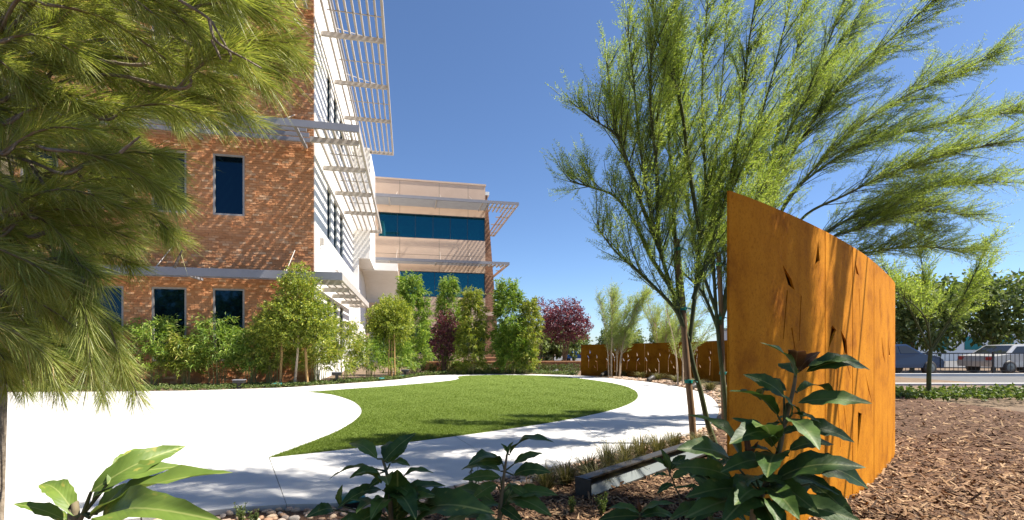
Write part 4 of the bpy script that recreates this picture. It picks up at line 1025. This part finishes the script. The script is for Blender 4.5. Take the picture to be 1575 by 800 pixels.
# low creeping cover along the back edge of the paving and the right-hand border
def cover(name, label, pts, width, n, mat, hgt=.12, L=.06, W=.016):
    P = catmull(np.array(pts), 8); d = np.linalg.norm(np.diff(P, axis=0), axis=1); S_ = np.concatenate([[0], np.cumsum(d)])
    q = rng.uniform(0, S_[-1], n); x = np.interp(q, S_, P[:, 0]); y = np.interp(q, S_, P[:, 1]); 
    dens = wob(q*1.1, q*0, 2.0)
    y2 = y+width*rng.random(n)**1.1*(1+.2*dens); x2 = x+rng.normal(0, .05, n)
    k = ~inside(OUT, x2, y2); x2, y2 = x2[k], y2[k]; n = len(x2)
    z = hgt*rng.random(n)*(.7+.5*wob(x2, y2, 3.0))
    C = np.stack([x2, y2, z], 1); D = np.stack([rng.normal(0, .7, n), rng.normal(0, .7, n), np.full(n, .6)], 1)
    o = crown_obj(name, [spray_leaves(C, D, 5, .06, L, W)], M[mat], None); tag(o, label, 'ground cover', kind='stuff')
cover('ground_cover', 'low leafy ground cover along the back edge of the paving', [gp(-80,604.5), gp(245,601.5), gp(350,599), gp(440,596), gp(530,590), gp(612,584), gp(650,578.4)], 1.0, 3600, 'cover')
cover('ground_cover', 'small bright plants edging the far path before the hedge', [gp(650,578.2), gp(700,576.2), gp(760,575.2), gp(830,575.8), gp(890,577.8)], 1.0, 1500, 'cover', .16, .07, .018)

cover('ground_cover', 'low green ground cover beyond the mulch right of the tall wall', [np.array(q) for q in ((8.6, 11.4), (11, 11.0), (14, 11.2), (17, 11.0))], 2.4, 1500, 'cover', .14, .10, .03)
# grass-like clumps
def tuft(name, label, base, n, H, spread, mat='grassdry', group=None, w_=.0026, z0=None):
    base = np.array(base[:2]); z0 = float(bedz(base[0], base[1])) if z0 is None else z0
    a = rng.uniform(0, 6.28, n); q = rng.uniform(0, .06, n)*spread*3; l = H*rng.uniform(.5, 1.1, n); o = rng.uniform(.15, 1, n)*spread
    P0 = np.stack([q*np.cos(a), q*np.sin(a), np.zeros(n)-.01], 1); d = np.stack([np.cos(a)*o, np.sin(a)*o, l], 1)
    P1 = P0+d*np.array([.45, .45, .62]); P2_ = P0+d*np.array([1.0, 1.0, .85])+np.array([0, 0, -.02])
    X = np.stack([-np.sin(a), np.cos(a), np.zeros(n)], 1)*w_
    V = np.stack([P0-X, P0+X, P1+X*.8, P1-X*.8, P2_+X*.2, P2_-X*.2], 1).reshape(-1, 3)
    i = np.arange(n)[:, None]*6; F = np.concatenate([i+np.array([0, 1, 2, 3]), i+np.array([3, 2, 4, 5])])
    o = link(name, npmesh(name, V, F, M[mat])); o.location = (base[0], base[1], z0)
    return tag(o, label, 'grass', group)
gt = [(905, 738, .28, .26, 'wispy grass tuft left of the long light fixture'), (935, 722, .34, .28, 'wispy grass tuft behind the left end of the light fixture'), (962, 712, .32, .26, 'grass tuft at the path edge behind the light fixture'), (985, 704, .36, .3, 'tall wispy grass tuft near the shaded path edge'),
      (1012, 700, .34, .3, 'grass tuft behind the middle of the light fixture'), (1036, 690, .3, .26, 'dry grass tuft at the foot of the staked feathery tree'), (870, 745, .26, .26, 'dry grass tuft at the path edge right of the small broadleaf plant'), (840, 752, .25, .22, 'dry grass tuft behind the small broadleaf plant'),
      (920, 752, .24, .24, 'low dry tuft touching the light fixture end'), (1075, 690, .26, .24, 'sunlit grass tuft right of the brown stake'), (960, 735, .3, .28, 'dark grass tuft directly behind the light fixture')]
for px, py, H, sp, lb in gt: tuft('grass_tuft', lb, gp(px, py), 240, H, sp, group='grass tufts round the light fixture')
for k, (px, py) in enumerate(((985, 584), (1012, 587.5), (1040, 591), (1070, 598), (1092, 603), (1118, 612), (1124, 628), (960, 581), (930, 579))):
    nm = ['seventh', 'sixth', 'fifth', 'fourth', 'third', 'second', 'first', 'eighth', 'ninth'][k]
    tuft('grass_tuft', f'{nm} pale grass tuft from the tall wall along the low rusty wall', gp(px, py-2), 260, .34, .42, 'grassdry', 'grass tufts along the low rusty wall', .006)
# rosette plants on the planter
def rosette(label, loc, n, L, wd, mat='agave'):
    e = Acc(); a = rng.uniform(0, 6.28, n); el = rng.uniform(.1, 1.25, n)
    D = np.stack([np.cos(a)*np.cos(el), np.sin(a)*np.cos(el), np.sin(el)], 1)
    o = crown_obj('spiky_rosette', [leaf_arrays(np.zeros((n, 3)), D, L*rng.uniform(.8, 1.1, n), wd, .1, .12)], M[mat], None); o.location = loc
    tag(o, label, 'plant', 'spiky rosettes by the planter walls')
rosette('spiky rosette plant on the raised planter left of the plum', (1.75, 26.4, .3), 70, .8, .035)
rosette('spiky rosette plant beside the dark red plum', (-4.05, 25.2, .3), 60, .7, .035)

# distant trees
def far_tree(label, x, y, H, rad, mat='fartree'):
    bl = [(0, 0, H*.66, rad, rad, H*.33), (rad*.5, 0, H*.55, rad*.6, rad*.6, H*.25), (-rad*.5, .2, H*.58, rad*.6, rad*.6, H*.25)]
    round_tree('distant_tree', label, (x, y), bl, 5600, mat, .30, .09, [([(0, 0, -.2), (.05, 0, H*.3), (0, 0, H*.6)], .12, .06), ([(0, 0, H*.3), (rad*.4, 0, H*.55)], .06, .03), ([(0, 0, H*.3), (-rad*.4, 0, H*.55)], .06, .03)], 'bark', 'distant trees', sl=.6, per=7)
far_tree('dark-trunked shade tree by the parked cars right of the tall wall', 21.6, 26.0, 4.9, 1.9)
far_tree('shade tree at the far right edge of the view', 27.0, 27.0, 5.2, 2.2)
far_tree('dark green round tree behind the raised brick planter', .6, 36.0, 2.4, 1.6)
far_tree('dark green tree directly behind the purple plum tree', 3.2, 38.0, 2.6, 1.8)
far_tree('dark green tree just right of the purple plum trunk', 5.6, 47.0, 3.0, 1.4)
for k, (x, y, H, rd, lb) in enumerate(((14, 62, 3.6, 2.4, 'distant tree low over the middle of the low rusty wall'), (22, 66, 4.2, 2.6, 'distant tree just left of the tall rusty wall'), (40, 58, 5.0, 3.0, 'distant tree over the road beside the shade trees'), (52, 62, 5.2, 3.0, 'most distant tree at the far right'))):
    far_tree(lb, x, y, H, rd)
for k, (x, y, H, rd) in enumerate(((-15, -9, 6.0, 2.4), (-10, -11, 6.8, 2.7), (-5.5, -9.5, 5.6, 2.3), (-1, -12, 6.4, 2.6))):
    far_tree(['first', 'second', 'third', 'fourth'][k]+' tree from the left behind the viewer, mirrored in the brick wing windows', x, y, H, rd)
# pale building beyond the road on the far right
fb = empty('distant_building', (30, 46, 0), R(5)); tag(fb, 'low pale building beyond the road at the far right', 'building')
q = Acc(); q.box(-4, 26, 0, 12, -.1, 3.2); q.build('wall', M['stucco'], fb)
box('roof', M['metalgrey'], fb, -4.2, 26.2, -.2, 12.2, 3.2, 3.5)
for k in range(8): box('window', M['glass'], fb, -3+k*3.5, -1.2+k*3.5, -.05, -.004, 1.0, 2.3)
# railing on the far side of the road
rl = empty('railing', (13.0, 22.0, 0)); tag(rl, 'dark metal railing along the far side of the road', 'railing')
box('rail', M['dark'], rl, 0, 24, -.025, .025, .92, .97); box('rail', M['dark'], rl, 0, 24, -.02, .02, .12, .16)
for k in range(120): box('baluster', M['dark'], rl, k*.2-.008, k*.2+.008, -.008, .008, .16, .92)
for k in range(9): box('post', M['dark'], rl, k*3-.03, k*3+.03, -.032, .032, -.15, 1.02)

# ------------------------------------------------------------------ lights and fittings in the beds
def well_light(label, px, py, r=.15, h=.13):
    b = gp(px, py); z = float(bedz(*b)); e = empty('well_light', (b[0], b[1], max(z, -.04))); tag(e, label, 'garden light', 'teal well lights')
    V, F = lathe([(r*.62, -.1), (r*.62, h*.55), (r*.75, h*.62), (r*.75, h*.6)], 18); link('barrel', npmesh('barrel', V, F, M['dark'], True), e)
    V, F = lathe([(r*.70, h*.64), (r, h*.66), (r*1.02, h*.8), (r*.9, h*.97), (.001, h*1.04)], 20); link('cap', npmesh('cap', V, F, M['teal'], True), e)
well_light('teal capped well light by the left stake of the bushy tree', 426, 595.2, .16)
well_light('teal capped well light just left of the ball tree stakes', 585, 585.4, .15)
well_light('teal capped well light right of the ball tree stakes', 618, 581.6, .15)
well_light('teal capped light at the path edge behind the left broadleaf plant', 541, 775, .10, .10)
def post_light(label, px, py, h=.42, w_=.30):
    b = gp(px, py); e = empty('path_light', (b[0], b[1], -.03), BA); tag(e, label, 'garden light', 'box-topped path lights')
    box('post', M['dark'], e, -.045, .045, -.045, .045, -.1, h-.10)
    q = Acc(); q.box(-w_/2, w_/2, -.10, .10, h-.10, h-.02); q.build('lamp_head', M['dark'], e)
    box('lid', M['metalgrey'], e, -w_/2-.012, w_/2+.012, -.112, .112, h-.018, h)
post_light('box-topped path light in front of the bright bamboo shrub', 518, 590)
post_light('box-topped path light right of the ball tree', 623, 581, .36)
post_light('box-topped path light below the right ground floor window', 368, 598, .30)
def spot(label, px, py, s=1.0):
    b = gp(px, py); e = empty('spot_light', (b[0], b[1], -.02), R(40)); tag(e, label, 'garden light', 'small dark spot lights')
    q = Acc(); q.tube([(0, 0, -.1), (0, 0, .05*s)], [.02*s, .02*s], 6); q.build('stem', M['dark'], e)
    q = Acc(); q.tube([(-.09*s, 0, .05*s), (.05*s, 0, .09*s), (.12*s, 0, .11*s)], [.045*s, .06*s, .065*s], 8); q.build('lamp_head', M['dark'], e, True)
    V, F = lathe([(.001, 0), (.055*s, .004)], 12); V = V[:, [2, 0, 1]]+np.array([.122*s, 0, .112*s]); link('lens', npmesh('lens', V, F, M['reflector']), e)
spot('small dark spot light at the far end of the path, before the hedge', 853, 575.2, 1.5)
spot('small dark spot light at the left end of the low rusty wall', 928, 579, 1.5)
spot('dark spot light on the path edge below the middle of the low wall', 1000, 587, 1.5)
spot('dark spot light on the path edge behind the staked feathery trees', 1067, 598, 1.3)
spot('dark spot light beside the tall rusty wall base', 1119, 618, 1.2)
# long trough light
def trough():
    a = gp(905, 772); b = gp(1085, 702); d = b-a; L = float(np.linalg.norm(d)); z = float(bedz(*a))
    e = empty('trough_light', (a[0], a[1], z+.0), math.atan2(d[1], d[0])); tag(e, 'long dark metal trough light lying on the mulch in the shade', 'garden light')
    # cross-section in y-z (opening faces the viewer, -y): back, bottom, top lip
    box('back', M['dark'], e, 0, L, .10, .115, 0, .135); box('bottom', M['dark'], e, 0, L, -.02, .098, 0, .014)
    box('hood', M['dark'], e, 0, L, .02, .115, .137, .152)
    q = Acc(); q.add([(.012, -.012, .018), (L-.012, -.012, .018), (L-.012, .095, .118), (.012, .095, .118), (.012, -.004, .012), (L-.012, -.004, .012), (L-.012, .099, .110), (.012, .099, .110)], [(0,1,2,3),(4,7,6,5),(0,4,5,1),(2,6,7,3),(1,5,6,2),(3,7,4,0)])
    q.build('glass', M['reflector'], e)
    for x in (-.012, L+.002):
        box('end_cap', M['dark'], e, x, x+.011, -.03, .12, -.06, .156)
    for x in (.3, L-.3): box('foot', M['dark'], e, x-.03, x+.03, .0, .09, -.1, -.001)
trough()

# ------------------------------------------------------------------ stones and mulch
def stone_variants(k=8):
    out = []
    ico = bpy.data.meshes.new('tmp'); import bmesh
    bm = bmesh.new(); bmesh.ops.create_icosphere(bm, subdivisions=2, radius=1); base = np.array([v.co[:] for v in bm.verts]); F = np.array([[v.index for v in f.verts] for f in bm.faces]); bm.free(); bpy.data.meshes.remove(ico)
    for i in range(k):
        ph = rng.uniform(0, 6, 3); sc_ = np.array([1, rng.uniform(.65, .9), rng.uniform(.42, .62)])
        V = base*(1+.10*np.sin(base[:, :1]*2.6+ph[0])+.08*np.cos(base[:, 1:2]*3.1+ph[1])+.06*np.sin(base[:, 2:]*3.7+ph[2]))*sc_
        out.append((V, F))
    return out
SV = stone_variants(); SM = [npmesh('stone', v, f, M['stone'], True) for v, f in SV]
edge = catmull(np.array([gp(*p) for p in [(1103,622),(1107,632),(1100,647),(1078,660),(1040,674),(990,684),(950,696),(900,708),(840,722),(770,735),(711,746),(660,758),(600,768),(520,776),(440,778),(382,782),(310,789),(176,803),(60,815)]]), 10)
ed = np.linalg.norm(np.diff(edge, axis=0), axis=1); eS = np.concatenate([[0], np.cumsum(ed)])
cand = []
for _ in range(2600):
    q = rng.uniform(0, eS[-1]); x = np.interp(q, eS, edge[:, 0]); y = np.interp(q, eS, edge[:, 1]); o = rng.uniform(.0, 1)**1.3
    wd = np.interp(x, [-3, -1.6, -.4, .3, 1.5, 3.5], [.9, .8, .55, .28, .3, .35])
    cand.append((x+rng.normal(0, .02), y-wd*o if x < 2.7 else y-wd*o+.1, rng.uniform(.020, .042)*(1.25 if rng.random() < .12 else 1)))
cand = np.array(cand); cand = cand[~inside(OUT, cand[:, 0], cand[:, 1])]
kept = []
for c in cand:
    if all((c[0]-k[0])**2+(c[1]-k[1])**2 > (.74*(c[2]+k[2]))**2 for k in kept): kept.append(c)
kept.sort(key=lambda c: -c[2]/c[1]); zz = bedz(np.array([k[0] for k in kept]), np.array([k[1] for k in kept]))
restV, restF, nn_ = [], [], 0
for i, c in enumerate(kept):
    r3 = Matrix.Rotation(rng.uniform(0, 6.28), 4, 'Z') @ Matrix.Rotation(rng.normal(0, .22), 4, 'X'); z = zz[i]+c[2]*.30
    if i < 290 and c[1] < 6.5:
        o = link('stone', SM[i % 8], near_bed); o.matrix_local = Matrix.Translation((c[0], c[1], z)) @ r3 @ Matrix.Scale(c[2], 4)
    else:
        v, f = SV[i % 8]; m3 = np.array(r3.to_3x3()); restV.append(v*c[2]@m3.T+np.array([c[0], c[1], z])); restF.append(f+nn_); nn_ += len(v)
if restV:
    o = link('small_stones', npmesh('small_stones', np.concatenate(restV), np.concatenate(restF), M['stone'], True), near_bed); o['kind'] = 'stuff'
# far gravel strip along the right-hand border
def pebble_strip():
    pts = catmull(np.array([gp(*p) for p in [(930,580.5),(1000,587),(1050,594.5),(1085,604),(1103,617),(1108,630)]]), 8)
    d = np.linalg.norm(np.diff(pts, axis=0), axis=1); S_ = np.concatenate([[0], np.cumsum(d)]); n = 900
    q = rng.uniform(0, S_[-1], n); x = np.interp(q, S_, pts[:, 0])+rng.uniform(0, .75, n); y = np.interp(q, S_, pts[:, 1])+rng.uniform(0, .25, n)
    k = ~inside(OUT, x, y); x, y = x[k], y[k]; z = bedz(x, y); V, F, c = [], [], 0
    for i in range(len(x)):
        v, f = SV[i % 8]; s = rng.uniform(.03, .055); V.append(v*s+np.array([x[i], y[i], z[i]+.012])); F.append(f+c); c += len(v)
    o = link('gravel', npmesh('gravel', np.concatenate(V), np.concatenate(F), M['stone'], True)); tag(o, 'tan gravel strip between the curved path and the low rusty wall', 'gravel', kind='stuff')
pebble_strip()
# bark chips
def chips(n=90000):
    y = 1.6/(1-rng.random(n)*(1-1.6/12.5)); x = rng.uniform(-.25, 1.35, n)*y
    k = ~inside(OUT, x, y) & (x < 9.4); x, y = x[k], y[k]; n = len(x); z = bedz(x, y)+rng.uniform(.0, .014, n)
    a = rng.uniform(0, 6.28, n); D = np.stack([np.cos(a), np.sin(a), rng.normal(0, .28, n)], 1)
    l = rng.uniform(.018, .075, n)*(1+.08*y)
    up = np.tile(np.array([0, 0, 1.0]), (n, 1)); P = np.stack([x, y, z], 1)
    D = unit(D); X = unit(np.cross(D, up+rng.normal(0, .35, (n, 3)))); w_ = (rng.uniform(.0025, .008, n)*(1+.1*y))[:, None]; l = l[:, None]
    V = np.stack([P-X*w_, P+X*w_, P+D*l+X*w_*.7, P+D*l-X*w_*.7], 1).reshape(-1, 3)
    o = link('bark_chips', npmesh('bark_chips', V, np.arange(4*n).reshape(n, 4), M['chips']), near_bed); o['kind'] = 'stuff'
chips()

# ------------------------------------------------------------------ broad-leaved plants in the foreground
def leaf_variant(name, mat, arch, wid, seed):
    r = np.random.default_rng(seed); n = 15; V = []; 
    xs = np.linspace(0, 1, n)
    for i, x in enumerate(xs):
        w_ = wid*(np.sin(math.pi*x**.82)**.85)*.5 if 0 < x < 1 else 0.0
        w_ = w_+(.0045 if x < .08 else 0)
        ser = 1+(.07 if i % 2 else -.04) if .12 < x < .97 else 1
        zc = arch*math.sin(math.pi*x**.9)
        wv = .018*math.sin(x*17+seed)
        for t in (-1, -.5, 0, .5, 1):
            V.append((x, w_*ser*t, zc+abs(t)*w_*.28+wv*t*abs(t)*(w_/.13)))
    F = [(i*5+j, i*5+j+1, (i+1)*5+j+1, (i+1)*5+j) for i in range(n-1) for j in range(4)]
    return npmesh(name, V, np.array(F), mat, True)
LV = {k: [leaf_variant('leaf', M[k], a, w_, s) for s, (a, w_) in enumerate([(.16, .38), (.12, .33), (.20, .40), (.09, .35)])] for k in ('bigleaf', 'bigleafred', 'bigleaflit')}
def place_leaf(parent, off, a, b, roll, kind, v, wscale=1.0):
    a = np.array(a); b = np.array(b); L = float(np.linalg.norm(b-a)); x = Vector((b-a)/L)
    view = Vector(np.array([0, 0, CAMH])-a).normalized(); up = Vector((0, 0, 1))
    z = (up*.8+view*.45); z = (z-x*z.dot(x)).normalized(); z = Matrix.Rotation(roll, 3, x) @ z; y = z.cross(x)
    m = Matrix(((x.x, y.x, z.x), (x.y, y.y, z.y), (x.z, y.z, z.z))).to_4x4()
    o = link('leaf', LV[kind][v % 4], parent)
    o.matrix_local = Matrix.Translation(Vector(a-off)) @ m @ Matrix.Diagonal((L, L*wscale, L, 1))
def broad_plant(label, Y, stem, leaves, kind='bigleaf', extra=0, rad=.012, red=()):
    b0 = at(*stem[0], Y); gx = b0[0]; z0 = float(bedz(b0[0], Y)); e = empty('broadleaf_plant', (b0[0], Y, z0)); tag(e, label, 'plant', 'broad-leaved plants in the foreground')
    off = np.array([b0[0], Y, z0]); P = [np.array([gx, Y, z0-.05])]+[at(*p, Y) for p in stem]
    q = Acc(); Pc = catmull(np.array(P)-off, 5); q.tube(Pc, np.linspace(rad, rad*.35, len(Pc)), 7, False); q.build('stem', M['bark'], e, True)
    SP = np.array([at(*p, Y) for p in stem]); r = random.Random(len(label))
    for i, lf in enumerate(leaves):
        bx, by, tx, ty = lf[:4]; dy = lf[4] if len(lf) > 4 else r.uniform(-.09, .09); wsc = lf[5] if len(lf) > 5 else 1.0
        a = at(bx, by, Y+r.uniform(-.02, .02)); t = at(tx, ty, Y+dy)
        s = SP[np.argmin(np.linalg.norm(SP-a, axis=1)+np.where(SP[:, 2] > a[2]+.02, 10, 0))] if True else a
        q = Acc(); q.tube(np.array([s, a])-off, [.004, .003], 5, False); q.build('leaf_stalk', M['greenbark'], e)
        place_leaf(e, off, a, t, r.uniform(-.5, .5), 'bigleafred' if i in red else kind, i, wsc)
    top_ = SP[-1]; low_ = SP[0]
    for i in range(extra):
        f = r.random(); c = low_*(1-f)+top_*f; a = r.uniform(0, 6.28); l = r.uniform(.15, .24)*(1.1-.3*f)
        d = np.array([math.cos(a), math.sin(a)*.8, r.uniform(-.35, .45)]); d = d/np.linalg.norm(d); st = c+d*.03
        place_leaf(e, off, st, st+d*l, r.uniform(-.5, .5), kind, i)
broad_plant('left dark broad-leaved plant in front of the shaded path', 1.85, [(601,800),(599,760),(594,725),(588,706)],
  [(580,706,536,682),(572,720,505,738),(584,728,537,736),(591,709,640,666,.05),(597,712,627,681),(600,713,631,717),(614,742,668,728),(610,806,611,722,-.1,1.1),(588,754,519,782,-.1),(524,778,527,745),(512,784,470,796,-.1),
   (588,790,538,768,-.12),(622,766,670,762),(618,800,702,782,-.1),(630,812,762,790,-.15),(585,800,530,812,-.1),(600,770,570,800,-.2),(605,760,640,800,-.2),(592,735,566,752),(606,745,645,775,-.1)], 'bigleaf', 12)
broad_plant('middle dark broad-leaved plant with one tall stem', 2.1, [(768,806),(772,760),(776,725),(780,698)],
  [(773,712,722,714),(781,700,790,679),(784,700,853,681),(790,714,835,697),(770,725,709,723),(770,734,711,738),(790,731,848,727),(786,747,819,770),(780,768,849,794,-.1),(771,780,806,806,-.1),(764,745,724,770),(768,775,715,796,-.1),(778,702,770,682)], 'bigleaf', 7)
broad_plant('large dark broad-leaved plant with red tips before the rusty wall', 1.5, [(1158,806),(1172,760),(1196,700),(1206,655),(1220,600),(1224,572)],
  [(1223,580,1169,527),(1222,566,1212,537),(1229,572,1262,541),(1232,569,1325,556),(1206,611,1143,576),(1196,639,1121,602),(1226,604,1287,613),(1219,636,1263,651),(1213,660,1315,681),(1214,693,1283,684,.0,1.25),
   (1222,716,1336,752,-.05),(1208,727,1291,762,-.08),(1246,744,1316,804,-.1),(1195,695,1125,643),(1140,708,1057,638,.1,.8),(1122,705,1040,691),(1126,735,1038,719),(1165,775,1053,797,-.1),(1155,775,1198,806,-.12),(1162,735,1226,749,-.05),
   (1150,705,1146,664,0,.6),(1156,702,1167,678,0,.6),(1222,570,1226,540),(1206,650,1170,668),(1200,670,1240,660),(1190,700,1150,690),(1180,745,1130,770,-.1),(1185,735,1260,790,-.15),(1210,620,1232,650),(1208,640,1190,668),(1170,770,1110,806,-.15),(1196,700,1180,735,-.2),(1215,640,1200,605),(1175,750,1230,800,-.2)], 'bigleaf', 16, red=(2, 20, 21, 22))
broad_plant('pale sunlit broad-leaved plant in the lower left corner', .95, [(112,830),(118,810),(128,790)],
  [(140,757,286,686,.1,.75),(165,745,226,690,.1,1.0),(140,775,285,717,.05,.7),(138,797,359,727,0,.62),(155,808,345,803,-.1,.5),(150,790,210,742,.1,1.0),(118,796,62,745,.05,.7),(110,806,20,775,0,.7)], 'bigleaflit', 0)
broad_plant('low dark broad-leaved plant crowding the left of the large one', 1.75, [(1092,830),(1094,790),(1098,755),(1102,735)],
  [(1096,745,1040,712),(1100,738,1075,690),(1104,738,1138,700),(1098,760,1032,752,.05),(1102,765,1165,745,.05),(1095,785,1030,800,-.1),(1097,780,1150,806,-.1),(1100,740,1100,690,.12,.9),(1097,770,1060,806,-.15),(1100,750,1150,770,-.1),(1099,745,1062,735,-.1),(1096,795,1120,830,-.15)], 'bigleaf', 5)
broad_plant('small broad-leaved seedling right of the trough light', 2.6, [(1046,775),(1040,752),(1030,728),(1027,718)],
  [(1027,722,1002,704),(1030,724,1016,690),(1032,722,1055,700),(1034,735,1068,722),(1029,733,1000,736),(1036,745,1010,760)], 'bigleaf', 0, .006)
broad_plant('low broad-leaved seedling below the trough light', 2.2, [(985,806),(984,796),(985,788)],
  [(985,792,935,782),(985,790,1040,775),(984,788,980,765,0,.6),(984,794,920,800),(986,795,1040,798)], 'bigleaf', 0, .006, red=(2,))
# small upright sprigs in the pebbles
def sprig(label, px, py, H, n=7):
    b = gp(px, py); z = float(bedz(*b)); e = empty('sprig_plant', (b[0], b[1], z)); tag(e, label, 'plant', 'small sprigs among the stones')
    q = Acc(); VF = []
    for k in range(n):
        a = rng.uniform(0, 6.28); o = rng.uniform(.01, .05); h = H*rng.uniform(.6, 1.05)
        P = np.array([[0, 0, -.02], [o*.5*math.cos(a), o*.5*math.sin(a), h*.5], [o*math.cos(a), o*math.sin(a), h]]); q.tube(P, [.003, .0025, .0015], 5, False)
        m = 46; s = rng.uniform(.15, 1, m)[:, None]; p = P[2]*s+np.array([0, 0, 0]); d = np.stack([rng.normal(0, 1, m), rng.normal(0, 1, m), np.full(m, .7)], 1)
        VF.append(leaf_arrays(p, d, rng.uniform(.012, .026, m), .0035))
    q.build('stems', M['greenbark'], e); crown_obj('foliage', VF, M['cover'], e)
sprig('small green sprig among the tan stones at the bottom left', 372, 806, .17)
sprig('second low sprig right of the first among the tan stones', 392, 815, .13, 6)
sprig('feathery small sprig left of the middle broad-leaved plant', 728, 778, .30, 12)
sprig('pale small sprig below the trough light end', 925, 808, .16, 9)
sprig('pale low sprig just left of the trough light end', 880, 803, .12, 7)

#print('TRIS', sum(sum(len(p.vertices)-2 for p in []) or len(o.data.loops)-2*len(o.data.polygons) for o in COL.objects if o.type=='MESH'))
